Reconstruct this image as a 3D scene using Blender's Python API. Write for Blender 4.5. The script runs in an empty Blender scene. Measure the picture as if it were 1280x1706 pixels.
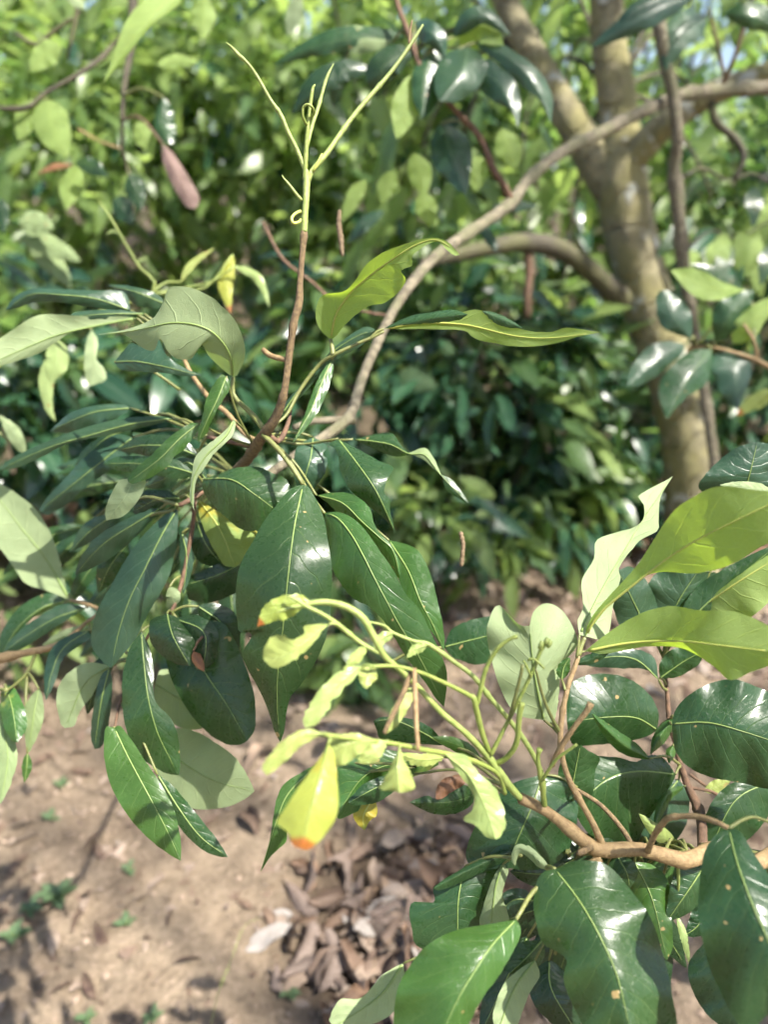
import bpy, math, random
import numpy as np
from mathutils import Vector, Matrix

random.seed(7); RNG = np.random.default_rng(7)
scene = bpy.context.scene
COL = scene.collection

# ------------------------------------------------------------------ camera
F, CX, CY = 1265.0, 640.0, 853.0            # focal length and centre in photo pixels (1280 x 1706)
PITCH, CAMH = math.radians(22), 1.15
CAM = Vector((0, 0, CAMH))
RIGHT = Vector((1, 0, 0))
FWD = Vector((0, math.cos(PITCH), -math.sin(PITCH)))
UP = Vector((0, math.sin(PITCH), math.cos(PITCH)))
cd = bpy.data.cameras.new('camera'); cam = bpy.data.objects.new('camera', cd); COL.objects.link(cam)
cam.location = CAM; cam.rotation_euler = (math.pi/2 - PITCH, 0, 0)
cd.sensor_fit = 'VERTICAL'; cd.sensor_height = 36.0; cd.lens = 36.0*F/1706.0
cd.clip_start = 0.02; cd.clip_end = 3000
cd.dof.use_dof = True; cd.dof.focus_distance = 0.47
cd.dof.aperture_fstop = cd.lens/5.8          # 5.8 mm entrance pupil
scene.camera = cam

# ------------------------------------------------------------------ light
SUN = Vector((0.46, -0.30, 0.84)).normalized()
w = bpy.data.worlds.new('World'); scene.world = w; w.use_nodes = True
nt = w.node_tree; sky = nt.nodes.new('ShaderNodeTexSky'); sky.sky_type = 'NISHITA'; sky.sun_disc = False; sky.dust_density = 2.0; sky.ozone_density = 0.8; sky.air_density = 1.0
sky.sun_elevation = math.asin(SUN.z); sky.sun_rotation = math.atan2(SUN.x, SUN.y)
nt.links.new(sky.outputs[0], nt.nodes['Background'].inputs[0]); nt.nodes['Background'].inputs[1].default_value = 0.09
sd = bpy.data.lights.new('sun', 'SUN'); sd.energy = 5.0; sd.angle = math.radians(0.6); sd.color = (1.0, 0.95, 0.86)
so = bpy.data.objects.new('sun', sd); COL.objects.link(so); so.rotation_euler = SUN.to_track_quat('Z', 'Y').to_euler()
so.location = SUN*20
vs = scene.view_settings; vs.view_transform = 'Standard'; vs.look = 'None'; vs.gamma = 1.0; vs.exposure = 1.5
vs.use_curve_mapping = False
scene.cycles.max_bounces = 4; scene.cycles.diffuse_bounces = 2; scene.cycles.glossy_bounces = 2; scene.cycles.transmission_bounces = 3; scene.cycles.use_adaptive_sampling = True; scene.cycles.adaptive_threshold = 0.035; scene.cycles.adaptive_min_samples = 10; scene.cycles.transparent_max_bounces = 4
scene.cycles.sample_clamp_indirect = 6.0

# ------------------------------------------------------------------ geometry helpers
def P(x, y, z):
    "photo pixel and distance along the camera axis -> point in the place"
    x, y, z = float(x), float(y), float(z)
    return CAM + z*(FWD + RIGHT*((x-CX)/F) - UP*((y-CY)/F))
def PY(x, y, Y):
    x, y, Y = float(x), float(y), float(Y)
    d = FWD + RIGHT*((x-CX)/F) - UP*((y-CY)/F)
    return CAM + d*(Y/d.y)
def ground_pt(x, y):
    d = FWD + RIGHT*((x-CX)/F) - UP*((y-CY)/F)
    return CAM + d*(-CAMH/d.z)
def pts(s):
    return [tuple(float(v) for v in p.split(',')) for p in s.split()]

def spline(p, n, smooth=True):
    "resample a polyline of any dimension to n points at equal arc length"
    p = np.asarray(p, float)
    if smooth and len(p) > 2:
        q = np.vstack([2*p[0]-p[1], p, 2*p[-1]-p[-2]]); out = []
        for i in range(1, len(q)-2):
            for t in np.linspace(0, 1, 12, endpoint=False):
                a, b, c, d = q[i-1], q[i], q[i+1], q[i+2]
                out.append(0.5*(2*b + (c-a)*t + (2*a-5*b+4*c-d)*t*t + (3*b-a-3*c+d)*t**3))
        out.append(p[-1]); p = np.array(out)
    s = np.concatenate([[0], np.cumsum(np.linalg.norm(np.diff(p, axis=0), axis=1))])
    if s[-1] == 0: return np.repeat(p[:1], n, 0)
    t = np.linspace(0, s[-1], n)
    return np.stack([np.interp(t, s, p[:, k]) for k in range(p.shape[1])], 1)

ORIGIN = {}
def link(name, me, parent=None, origin=Vector((0, 0, 0))):
    o = bpy.data.objects.new(name, me); COL.objects.link(o)
    if parent is not None:
        o.parent = parent; o.location = origin - ORIGIN[parent.name]
    else:
        o.location = origin
    ORIGIN[o.name] = Vector(origin)
    return o
def mesh(name, verts, faces, mat, uv=None, smooth=True, origin=Vector((0, 0, 0)), mats=None, midx=None):
    v = np.asarray(verts, np.float32) - np.array(origin, np.float32)
    me = bpy.data.meshes.new(name); me.from_pydata(v.tolist(), [], faces)
    if smooth: me.polygons.foreach_set('use_smooth', np.ones(len(me.polygons), bool))
    if uv is not None:
        l = me.uv_layers.new(name='UVMap'); vi = np.empty(len(me.loops), np.int32)
        me.loops.foreach_get('vertex_index', vi)
        l.data.foreach_set('uv', np.asarray(uv, np.float32)[vi].ravel())
    if mat: me.materials.append(mat)
    me.update(); return me
def thing(name, label, cat, loc, group=None):
    o = link(name, None, None, Vector(loc)); o.empty_display_size = 0.05
    o['label'] = label; o['category'] = cat
    if group: o['group'] = group
    return o
def tag(o, label, cat, group=None, kind=None):
    if kind: o['kind'] = kind
    if label: o['label'] = label
    if cat: o['category'] = cat
    if group: o['group'] = group
    return o

def tube_data(p, r, sides=8, rough=0.0, seed=0):
    "tapered tube through points p with radii r: verts, faces, uv"
    p = np.asarray(p, float); n = len(p); rg = np.random.default_rng(seed)
    V, UVs, Fc = [], [], []
    t = np.gradient(p, axis=0); t /= np.maximum(np.linalg.norm(t, axis=1, keepdims=True), 1e-9)
    ref = np.array([0.13, 0.9, 0.41]); a = np.cross(t[0], ref); a /= np.linalg.norm(a)
    L = 0
    for i in range(n):
        a = a - t[i]*a.dot(t[i]); a /= np.linalg.norm(a); b = np.cross(t[i], a)
        if i: L += np.linalg.norm(p[i]-p[i-1])
        for k in range(sides):
            ang = 2*math.pi*k/sides; rr = r[i]*(1+rough*rg.normal())
            V.append(p[i] + rr*(a*math.cos(ang)+b*math.sin(ang))); UVs.append((k/sides, L))
    for i in range(n-1):
        for k in range(sides):
            k2 = (k+1) % sides
            Fc.append((i*sides+k, i*sides+k2, (i+1)*sides+k2, (i+1)*sides+k))
    V.append(p[0]); V.append(p[-1]); UVs += [(0, 0), (0, L)]
    for k in range(sides):
        k2 = (k+1) % sides
        Fc.append((n*sides, k2, k)); Fc.append((n*sides+1, (n-1)*sides+k, (n-1)*sides+k2))
    return V, Fc, UVs
def wood(name, parent, spec, mat, sides=9, n=None, knots=(), rough=0.02, useY=False):
    "spec 'x,y,z,w ...' in photo pixels: position, distance, drawn width"
    q = np.array(pts(spec)); fn = PY if useY else P
    wp = np.array([list(fn(x, y, z)) for x, y, z, _ in q])
    rad = np.array([0.46*wd*((Vector(v)-CAM).dot(FWD))/F for v, (_, _, _, wd) in zip(wp, q)])
    n = n or max(8, 7*len(q)); m = spline(np.hstack([wp, rad[:, None]]), n)
    for k in knots:
        i = int(k*(n-1)); m[i, 3] *= 1.28
        if i: m[i-1, 3] *= 1.1
    V, Fc, U = tube_data(m[:, :3], m[:, 3], sides, rough, len(name)+n)
    org = Vector(m[0, :3])
    o = link(name, mesh(name, V, Fc, mat, U, True, org), parent, org)
    return o

# ------------------------------------------------------------------ materials
def new_mat(name):
    m = bpy.data.materials.new(name); m.use_nodes = True; t = m.node_tree
    for n in list(t.nodes): t.nodes.remove(n)
    return m, t
class G:
    def __init__(s, t): s.t = t
    def n(s, ty, **kw):
        nd = s.t.nodes.new('ShaderNode'+ty)
        for k, v in kw.items(): setattr(nd, k, v)
        return nd
    def put(s, sock, v):
        if hasattr(v, 'is_linked'): s.t.links.new(v, sock)
        elif isinstance(v, (tuple, list)): sock.default_value = (*v, 1.0) if len(v) == 3 and sock.type == 'RGBA' else v
        else: sock.default_value = v
    def m(s, op, a, b=0.0, c=0.0):
        nd = s.n('Math', operation=op)
        for i, v in enumerate((a, b, c)): s.put(nd.inputs[i], v)
        return nd.outputs[0]
    def ss(s, v, lo, hi, a=0.0, b=1.0):
        nd = s.n('MapRange', interpolation_type='SMOOTHSTEP')
        for i, x in enumerate((v, lo, hi, a, b)): s.put(nd.inputs[i], x)
        return nd.outputs[0]
    def mix(s, f, a, b, mode='MIX'):
        nd = s.n('Mix', data_type='RGBA', blend_type=mode)
        s.put(nd.inputs[0], f); s.put(nd.inputs[6], a); s.put(nd.inputs[7], b)
        return nd.outputs[2]
    def noise(s, vec, scale, detail=3.0, rough=0.55):
        nd = s.n('TexNoise'); s.put(nd.inputs['Vector'], vec)
        nd.inputs['Scale'].default_value = scale; nd.inputs['Detail'].default_value = detail
        nd.inputs['Roughness'].default_value = rough
        return nd.outputs[0]

def leaf_material(name, top, under, vein, rough=0.3, trans=0.3, tcol=(0.2, 0.35, 0.04), vein_n=9.0, spots=0.0,
                  blotch=None, blotch_at=0.6, tipcol=None, urough=0.6, va=1.0):
    m, t = new_mat(name); g = G(t)
    uvn = g.n('UVMap'); sp = g.n('SeparateXYZ'); g.put(sp.inputs[0], uvn.outputs[0]); u, v = sp.outputs[0], sp.outputs[1]
    tc = g.n('TexCoord').outputs['Object']; oi = g.n('ObjectInfo').outputs['Random']
    a = g.m('MULTIPLY', g.m('ABSOLUTE', g.m('SUBTRACT', u, 0.5)), 2.0)
    n1 = g.noise(tc, 38.0, 3.0); n2 = g.noise(tc, 260.0, 3.0)
    mid = g.ss(a, g.m('MULTIPLY_ADD', v, -0.02, 0.034), 0.008)
    ph = g.m('SUBTRACT', v, g.m('MULTIPLY', g.m('POWER', a, 1.25), 0.17))
    ph = g.m('ADD', ph, g.m('MULTIPLY', g.m('GREATER_THAN', u, 0.5), 0.045))
    ph = g.m('MULTIPLY', g.m('ADD', ph, g.m('MULTIPLY', n1, 0.11)), vein_n)
    tri = g.m('ABSOLUTE', g.m('SUBTRACT', g.m('FRACT', ph), 0.5))
    lat = g.m('MULTIPLY', g.ss(tri, 0.055, 0.0), g.ss(a, 0.96, 0.55))
    lat = g.m('MULTIPLY', lat, g.ss(n1, 0.25, 0.7, 0.12*va, 0.42*va))
    if va > 1:
        vo = g.n('TexVoronoi', feature='DISTANCE_TO_EDGE'); g.put(vo.inputs['Vector'], tc); vo.inputs['Scale'].default_value = 330
        net = g.ss(vo.outputs[0], 0.06, 0.0)
    else: net = g.ss(g.m('ABSOLUTE', g.m('SUBTRACT', n2, 0.5)), 0.02, 0.0)
    back = g.n('NewGeometry').outputs['Backfacing']
    ctop = g.mix(g.ss(n1, 0.35, 0.7), top, tuple(c*1.45+0.004 for c in top))
    ctop = g.mix(g.m('MULTIPLY', oi, 0.5), ctop, tuple(c*k for c, k in zip(top, (1.7, 1.25, 0.75))))
    ctop = g.mix(g.m('MULTIPLY', net, 0.12), ctop, vein)
    netm = g.m('MULTIPLY', net, 0.10*va)
    cund = g.mix(g.ss(n1, 0.3, 0.7), under, tuple(c*0.84 for c in under))
    if blotch:
        bm = g.ss(g.noise(tc, 26.0, 4.0, 0.6), blotch_at, blotch_at+0.1)
        ctop = g.mix(bm, ctop, blotch); cund = g.mix(bm, cund, blotch)
    if spots:
        sm = g.ss(g.noise(tc, 120.0, 2.0, 0.4), 0.76-0.04*spots, 0.79-0.04*spots)
        ctop = g.mix(sm, ctop, (0.34, 0.24, 0.10)); cund = g.mix(sm, cund, (0.26, 0.17, 0.07))
    ve = g.m('MAXIMUM', g.m('MULTIPLY', mid, 0.9), g.m('MULTIPLY', lat, 0.75))
    col = g.mix(back, ctop, cund)
    col = g.mix(g.m('MULTIPLY', ve, g.m('MULTIPLY_ADD', back, -0.35, 0.85)), col, vein)
    if tipcol:
        tv = g.m('ADD', v, g.m('MULTIPLY', g.m('SUBTRACT', n1, 0.5), 0.25))
        col = g.mix(g.ss(tv, 0.84, 0.90), col, tipcol)
    hgt = g.m('ADD', g.m('MULTIPLY', lat, -0.9), g.m('MULTIPLY', mid, -0.8))
    hgt = g.m('ADD', hgt, g.m('MULTIPLY', g.m('ADD', n1, g.m('MULTIPLY', n2, 0.06)), 1.2))
    hgt = g.m('ADD', hgt, g.m('MULTIPLY', net, -0.10))
    hgt = g.m('ADD', hgt, g.m('MULTIPLY', g.m('MULTIPLY', tri, g.ss(a, 1.0, 0.3)), 0.45))
    bp = g.n('Bump'); bp.inputs['Strength'].default_value = 0.45; bp.inputs['Distance'].default_value = 0.0014
    g.put(bp.inputs['Height'], hgt)
    pb = g.n('BsdfPrincipled'); g.put(pb.inputs['Base Color'], col); g.put(pb.inputs['Normal'], bp.outputs[0])
    rr = g.m('ADD', g.m('MULTIPLY_ADD', back, urough-rough, rough), g.m('MULTIPLY', g.m('SUBTRACT', n2, 0.5), 0.16))
    g.put(pb.inputs['Roughness'], rr)
    g.put(pb.inputs['Specular IOR Level'], g.m('MULTIPLY_ADD', back, -0.25, 0.5))
    tr = g.n('BsdfTranslucent'); g.put(tr.inputs[0], g.mix(g.m('MULTIPLY', g.m('MAXIMUM', ve, netm), 0.85), tcol, tuple(min(1, c*1.5+0.1) for c in tcol)))
    g.put(tr.inputs['Normal'], bp.outputs[0])
    mx = g.n('MixShader'); mx.inputs[0].default_value = trans
    t.links.new(pb.outputs[0], mx.inputs[1]); t.links.new(tr.outputs[0], mx.inputs[2])
    out = g.n('OutputMaterial'); t.links.new(mx.outputs[0], out.inputs[0])
    return m

def foliage_material(name, top, under, rough, trans, tcol):
    "the same thin leaf, without fine veins, for leaves too far off to show them"
    m, t = new_mat(name); g = G(t)
    sp = g.n('SeparateXYZ'); g.put(sp.inputs[0], g.n('UVMap').outputs[0])
    a = g.m('ABSOLUTE', g.m('SUBTRACT', sp.outputs[0], 0.5)); geo = g.n('NewGeometry')
    rnd = geo.outputs['Random Per Island']
    ctop = g.mix(rnd, tuple(c*0.7 for c in top), tuple(c*k for c, k in zip(top, (1.7, 1.35, 1.3))))
    col = g.mix(geo.outputs['Backfacing'], ctop, under)
    col = g.mix(g.m('MULTIPLY', g.ss(a, 0.03, 0.01), 0.5), col, tuple(min(1, c*1.4+0.06) for c in under))
    pb = g.n('BsdfPrincipled'); g.put(pb.inputs['Base Color'], col); pb.inputs['Roughness'].default_value = rough
    tr = g.n('BsdfTranslucent'); g.put(tr.inputs[0], tcol)
    mx = g.n('MixShader'); mx.inputs[0].default_value = trans
    t.links.new(pb.outputs[0], mx.inputs[1]); t.links.new(tr.outputs[0], mx.inputs[2])
    t.links.new(mx.outputs[0], g.n('OutputMaterial').inputs[0])
    return m

def bark_material(name, c1, c2, speck, scale=60.0, bands=0.0, patch=None, rough=0.8, bump=0.003, moss=None):
    m, t = new_mat(name); g = G(t)
    tc = g.n('TexCoord').outputs['Object']; uvn = g.n('UVMap').outputs[0]; sp = g.n('SeparateXYZ'); g.put(sp.inputs[0], uvn)
    n1 = g.noise(tc, scale, 5.0, 0.6); n2 = g.noise(tc, scale*6, 3.0); n3 = g.noise(tc, scale*0.22, 3.0)
    col = g.mix(g.ss(n1, 0.35, 0.65), c1, c2)
    col = g.mix(g.m('MULTIPLY', g.ss(n2, 0.55, 0.72), 0.7), col, speck)
    h = g.m('ADD', n1, g.m('MULTIPLY', n2, 0.6))
    if bands:
        f = g.m('FRACT', g.m('ADD', g.m('MULTIPLY', sp.outputs[1], bands), g.m('MULTIPLY', n3, 2.5)))
        ln = g.ss(g.m('ABSOLUTE', g.m('SUBTRACT', f, 0.5)), 0.09, 0.0)
        col = g.mix(g.m('MULTIPLY', ln, 0.55), col, tuple(c*0.45 for c in c1)); h = g.m('SUBTRACT', h, ln)
    if moss: col = g.mix(g.m('MULTIPLY', g.ss(n3, 0.45, 0.62), 0.75), col, moss)
    if patch: col = g.mix(g.ss(g.noise(tc, scale*0.5, 4.0), 0.60, 0.66), col, patch)
    bp = g.n('Bump'); bp.inputs['Strength'].default_value = 0.7; bp.inputs['Distance'].default_value = bump; g.put(bp.inputs['Height'], h)
    pb = g.n('BsdfPrincipled'); g.put(pb.inputs['Base Color'], col); g.put(pb.inputs['Roughness'], rough); g.put(pb.inputs['Normal'], bp.outputs[0])
    out = g.n('OutputMaterial'); t.links.new(pb.outputs[0], out.inputs[0])
    return m

PALEV = (0.42, 0.50, 0.16)
M = dict(
    dark=leaf_material('leaf_dark', (0.016, 0.046, 0.016), (0.20, 0.26, 0.12), (0.17, 0.24, 0.08), 0.29, 0.16, (0.13, 0.30, 0.02), spots=1.0),
    deep=leaf_material('leaf_deep', (0.011, 0.032, 0.012), (0.17, 0.23, 0.10), (0.12, 0.18, 0.06), 0.29, 0.12, (0.10, 0.22, 0.02)),
    fresh=leaf_material('leaf_fresh', (0.029, 0.078, 0.018), (0.26, 0.33, 0.14), (0.21, 0.30, 0.10), 0.30, 0.25, (0.20, 0.38, 0.03), spots=0.6),
    blue=leaf_material('leaf_waxy', (0.020, 0.052, 0.030), (0.20, 0.27, 0.14), (0.15, 0.22, 0.12), 0.31, 0.14, (0.12, 0.26, 0.03)),
    pale=leaf_material('leaf_pale', (0.04, 0.11, 0.03), (0.29, 0.36, 0.19), (0.38, 0.44, 0.22), 0.32, 0.26, (0.30, 0.46, 0.08), va=1.5, vein_n=8.0),
    limeu=leaf_material('leaf_lime', (0.05, 0.14, 0.02), (0.27, 0.37, 0.12), (0.46, 0.52, 0.10), 0.32, 0.46, (0.44, 0.62, 0.04), va=1.9, vein_n=7.0),
    young=leaf_material('leaf_young', (0.24, 0.32, 0.11), (0.28, 0.36, 0.14), (0.34, 0.43, 0.19), 0.30, 0.30, (0.38, 0.50, 0.14), spots=0.9),
    yellow=leaf_material('leaf_yellow', (0.25, 0.31, 0.065), (0.27, 0.33, 0.09), (0.24, 0.34, 0.09), 0.30, 0.32, (0.36, 0.43, 0.07), tipcol=(0.34, 0.10, 0.025), spots=1.0, blotch=(0.42, 0.30, 0.04), blotch_at=0.58),
    blotchy=leaf_material('leaf_blotchy', (0.06, 0.13, 0.02), (0.20, 0.28, 0.08), (0.40, 0.40, 0.08), 0.4, 0.3, (0.4, 0.5, 0.04), spots=1.2, blotch=(0.34, 0.27, 0.03), blotch_at=0.50),
    spotted=leaf_material('leaf_spotted', (0.03, 0.09, 0.02), (0.2, 0.27, 0.1), (0.3, 0.38, 0.08), 0.32, 0.2, (0.2, 0.3, 0.03), spots=2.0, blotch=(0.20, 0.22, 0.05), blotch_at=0.56),
    dead=leaf_material('leaf_dead', (0.14, 0.070, 0.035), (0.20, 0.135, 0.115), (0.12, 0.07, 0.05), 0.55, 0.12, (0.3, 0.15, 0.06)),
    dry=leaf_material('leaf_dry', (0.19, 0.155, 0.130), (0.31, 0.28, 0.255), (0.24, 0.19, 0.15), 0.7, 0.10, (0.3, 0.2, 0.1), blotch=(0.13, 0.08, 0.05), blotch_at=0.58),
    drydark=leaf_material('leaf_dry_dark', (0.10, 0.070, 0.052), (0.19, 0.145, 0.12), (0.2, 0.13, 0.09), 0.7, 0.10, (0.2, 0.12, 0.06), blotch=(0.07, 0.04, 0.03), blotch_at=0.55),
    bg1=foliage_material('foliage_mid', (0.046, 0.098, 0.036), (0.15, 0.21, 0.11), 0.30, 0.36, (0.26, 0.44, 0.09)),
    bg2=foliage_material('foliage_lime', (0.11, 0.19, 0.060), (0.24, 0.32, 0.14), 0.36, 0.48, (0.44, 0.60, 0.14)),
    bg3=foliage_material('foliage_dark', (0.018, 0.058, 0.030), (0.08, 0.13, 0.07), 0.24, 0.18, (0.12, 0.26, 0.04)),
    weed=foliage_material('weed_leaf', (0.06, 0.115, 0.055), (0.16, 0.25, 0.10), 0.5, 0.2, (0.2, 0.34, 0.10)),
    bark=bark_material('bark_pale', (0.25, 0.215, 0.145), (0.105, 0.088, 0.055), (0.05, 0.042, 0.028), 110, bump=0.007, moss=(0.15, 0.145, 0.075)),
    barkbrown=bark_material('bark_brown', (0.22, 0.15, 0.07), (0.11, 0.07, 0.035), (0.34, 0.27, 0.16), 420, bump=0.0015),
    barktan=bark_material('bark_tan', (0.36, 0.25, 0.12), (0.24, 0.155, 0.07), (0.12, 0.075, 0.04), 300, bump=0.0016, rough=0.6),
    barkred=bark_material('bark_red', (0.17, 0.095, 0.055), (0.09, 0.052, 0.032), (0.24, 0.17, 0.11), 240, bump=0.0015),
    trunk=bark_material('bark_trunk', (0.27, 0.24, 0.135), (0.155, 0.135, 0.075), (0.065, 0.055, 0.032), 30, bands=9.0, patch=(0.40, 0.40, 0.33), bump=0.02, moss=(0.215, 0.195, 0.070)),
    limb=bark_material('bark_limb', (0.075, 0.065, 0.038), (0.045, 0.037, 0.024), (0.03, 0.025, 0.018), 40, bump=0.006, moss=(0.085, 0.085, 0.03)),
    shoot=bark_material('shoot_lime', (0.29, 0.35, 0.10), (0.22, 0.285, 0.07), (0.38, 0.38, 0.14), 260, bump=0.0008, rough=0.42),
    shootgreen=bark_material('shoot_green', (0.19, 0.25, 0.05), (0.25, 0.30, 0.07), (0.24, 0.20, 0.07), 260, bump=0.0008, rough=0.45),
    petiole=bark_material('petiole_green', (0.17, 0.19, 0.055), (0.13, 0.14, 0.045), (0.18, 0.13, 0.06), 300, bump=0.0003, rough=0.45),
    rib=bark_material('rib_pale', (0.20, 0.28, 0.08), (0.17, 0.24, 0.065), (0.2, 0.28, 0.08), 300, bump=0.0001, rough=0.45),
    riblime=bark_material('rib_lime', (0.40, 0.42, 0.09), (0.36, 0.40, 0.09), (0.4, 0.42, 0.1), 300, bump=0.0001, rough=0.45),
    dryrib=bark_material('rib_dry', (0.24, 0.17, 0.10), (0.2, 0.13, 0.08), (0.2, 0.13, 0.08), 300, bump=0.0001),
    worm=bark_material('worm_brown', (0.21, 0.15, 0.085), (0.13, 0.088, 0.05), (0.14, 0.08, 0.04), 700, bump=0.0004),
    silk=bark_material('silk', (0.6, 0.6, 0.58), (0.6, 0.6, 0.58), (0.6, 0.6, 0.58), 300, bump=0.0001),
)
RIBMAT = dict(dark='rib', deep='rib', fresh='rib', blue='rib', pale='rib', limeu='riblime', young='shoot', yellow='shootgreen',
              blotchy='riblime', spotted='rib', dead='dryrib', dry='dryrib', drydark='dryrib')

# ------------------------------------------------------------------ leaves
COLS = np.array([-1, -.9, -.68, -.4, -.14, 0, .14, .4, .68, .9, 1.0])
NL = [0]
def leaf(parent, mat, z, mid, A=None, B=None, w=None, e=(0.15, 0.15), face='t', pet=None, wave=0.10, rag=0.5, rib=True, name='leaf', rows=46, pw=4.6, label=None):
    """a leaf blade whose midrib and two margins are read off the photograph; z = distances along the midrib,
    e = slope of each half away from the viewer, face = which side shows ('t' upper, 'u' under)"""
    NL[0] += 1; rg = np.random.default_rng(NL[0])
    mp = np.array(pts(mid)); z = np.atleast_1d(np.array(z, float))
    zz = np.interp(np.linspace(0, 1, len(mp)), np.linspace(0, 1, len(z)), z)
    m = spline(np.hstack([mp, zz[:, None]*2000]), rows); m[:, 2] /= 2000
    zc = np.interp(np.linspace(0, 1, rows), np.linspace(0, 1, len(z)), z)
    if len(z) > 2: zc = spline(np.stack([np.linspace(0, 1, len(z)), z], 1), rows)[:, 1]
    m[:, 2] = zc
    t = np.linspace(0, 1, rows)
    if w is not None:
        tg = np.gradient(m[:, :2], axis=0); tg /= np.maximum(np.linalg.norm(tg, axis=1, keepdims=True), 1e-6)
        nrm = np.stack([-tg[:, 1], tg[:, 0]], 1)
        prof = np.sin(np.pi*t**0.88)**0.8*(1-0.22*t)
        wl, wr = (w/2, w/2) if np.isscalar(w) else w
        Ae = m[:, :2] + nrm*(prof*wl*(1+0.06*np.sin(t*9+rg.random()*6)))[:, None]
        Be = m[:, :2] - nrm*(prof*wr*(1+0.06*np.sin(t*8+rg.random()*6)))[:, None]
    else:
        Ae = spline(np.vstack([mp[0], pts(A), mp[-1]]), rows); Be = spline(np.vstack([mp[0], pts(B), mp[-1]]), rows)
    for Ed in (Ae, Be):          # uneven, here and there nibbled margins
        k = rg.normal(0, rag, (rows, 1)); k[1:-1] = .5*k[1:-1]+.25*(k[2:]+k[:-2])
        k = k*(1+1.2*(rg.random((rows, 1)) < 0.12)); d = Ed-m[:, :2]; L = np.maximum(np.linalg.norm(d, axis=1, keepdims=True), 1e-6)
        Ed += d/L*np.clip(k, -L*.5, L*.3)
    V, U = [], []
    ph = rg.random(2)*6.28; fr = 2.2+rg.random(2)*1.6
    for i in range(rows):
        zi = m[i, 2]
        for s in COLS:
            E = Ae[i] if s < 0 else Be[i]; k = 0 if s < 0 else 1; q = abs(s)
            d = E - m[i, :2]; hw = np.linalg.norm(d)*zi/F
            dep = zi + e[k]*hw*q**1.5 + wave*hw*q*q*math.sin(6.28*fr[k]*t[i]+ph[k]) + 0.010*hw*rg.normal()*q
            x, y = m[i, :2] + d*q
            V.append(P(x, y, dep)); U.append((0.5+0.5*s, t[i]))
    nc = len(COLS)
    Fc = [(i*nc+k, i*nc+k+1, (i+1)*nc+k+1, (i+1)*nc+k) for i in range(rows-1) for k in range(nc-1)]
    va = np.array(V); f = np.array(Fc)
    nn = np.cross(va[f[:, 2]]-va[f[:, 0]], va[f[:, 3]]-va[f[:, 1]])
    tocam = np.array(CAM)-va[f].mean(1)
    facing = (nn*tocam).sum() > 0
    if facing != (face == 't'): Fc = [q[::-1] for q in Fc]
    org = Vector(V[5])
    o = link(name, mesh(name, V, Fc, M[mat], U, True, org), parent, org)
    if label: o['label'] = label
    rw = np.array([list(P(*m[i])) for i in range(rows)])
    if rib and mat in RIBMAT:
        r0 = (0.0009 if mat in ('limeu', 'pale', 'yellow') else 0.00062)*min(1.0, zz[0]/0.45); side = np.array([list((CAM-Vector(p)).normalized()) for p in rw])
        k = rows-3
        Vr, Fr, Ur = tube_data((rw+side*r0*0.25)[1:k], r0*(1-0.8*t[1:k]), 5)
        link('midrib', mesh('midrib', Vr, Fr, M[RIBMAT[mat]], Ur, True, org), o, org)
    if pet:
        q = np.array(pts(pet)); base = np.array([[mp[0][0], mp[0][1], zz[0]]])
        q = np.vstack([q, base]); wp = np.array([list(P(*c)) for c in q])
        if len(wp) == 2:
            mdl = wp.mean(0); mdl[2] += 0.12*np.linalg.norm(wp[1]-wp[0]); wp = np.vstack([wp[0], mdl, wp[1]])
        wp = spline(wp, 10); r = 0.5*pw*zz[0]/F
        Vr, Fr, Ur = tube_data(wp, np.linspace(r*1.25, r*0.8, 10), 6)
        pm = M['shoot'] if mat in ('young', 'yellow') else M['petiole'] if mat not in ('dead', 'dry') else M['barkred']
        link('petiole', mesh('petiole', Vr, Fr, pm, Ur, True, org), o, org)
    return o

# ================================================================== the ground
def gheight(x, y):
    x = np.asarray(x, float); y = np.asarray(y, float)
    h = 0.012*np.sin(3.1*x+1.3*y)+0.010*np.sin(5.3*y-2.2*x+1)+0.006*np.sin(11*x+7*y)+0.004*np.sin(17*y-13*x)
    h = h*np.clip(1.4-0.1*np.abs(y), 0.2, 1)
    h = h + 0.12*np.clip((y-2.75)/1.2, 0, 1)**1.3 + 0.06*np.clip(y-3.6, 0, 40)
    return h
def nonuniform(lo, hi, fine_lo, fine_hi, step, grow):
    a = list(np.arange(fine_lo, fine_hi, step)); s = step
    v = fine_lo
    while v > lo: s *= grow; v -= s; a.insert(0, v)
    s = step; v = a[-1]
    while v < hi: s *= grow; v += s; a.append(v)
    return np.array(a)
gx = nonuniform(-400, 400, -1.8, 1.8, 0.022, 1.35); gy = nonuniform(-300, 600, 0.5, 3.8, 0.022, 1.35)
X, Y = np.meshgrid(gx, gy); Z = gheight(X, Y)
fine = (np.abs(X) < 1.8) & (Y > 0.5) & (Y < 3.8)
Z = Z + fine*(RNG.normal(0, 0.0028, Z.shape) + 0.004*np.sin(41*X+3*np.sin(9*Y))*np.sin(37*Y+2*np.sin(7*X)))
nx, ny = len(gx), len(gy)
idx = np.arange(nx*ny).reshape(ny, nx)
Fg = np.stack([idx[:-1, :-1], idx[:-1, 1:], idx[1:, 1:], idx[1:, :-1]], -1).reshape(-1, 4)
m, t = new_mat('soil'); g = G(t); tc = g.n('TexCoord').outputs['Object']
n0 = g.noise(tc, 2.2, 4.0); n1 = g.noise(tc, 11.0, 5.0, 0.65); n2 = g.noise(tc, 90.0, 4.0, 0.65); n3 = g.noise(tc, 420.0, 2.0)
sp = g.n('SeparateXYZ'); g.put(sp.inputs[0], tc)
red = g.ss(g.m('ADD', sp.outputs[1], g.m('MULTIPLY', g.m('SUBTRACT', n1, 0.5), 1.2)), 2.3, 2.6)
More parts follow.
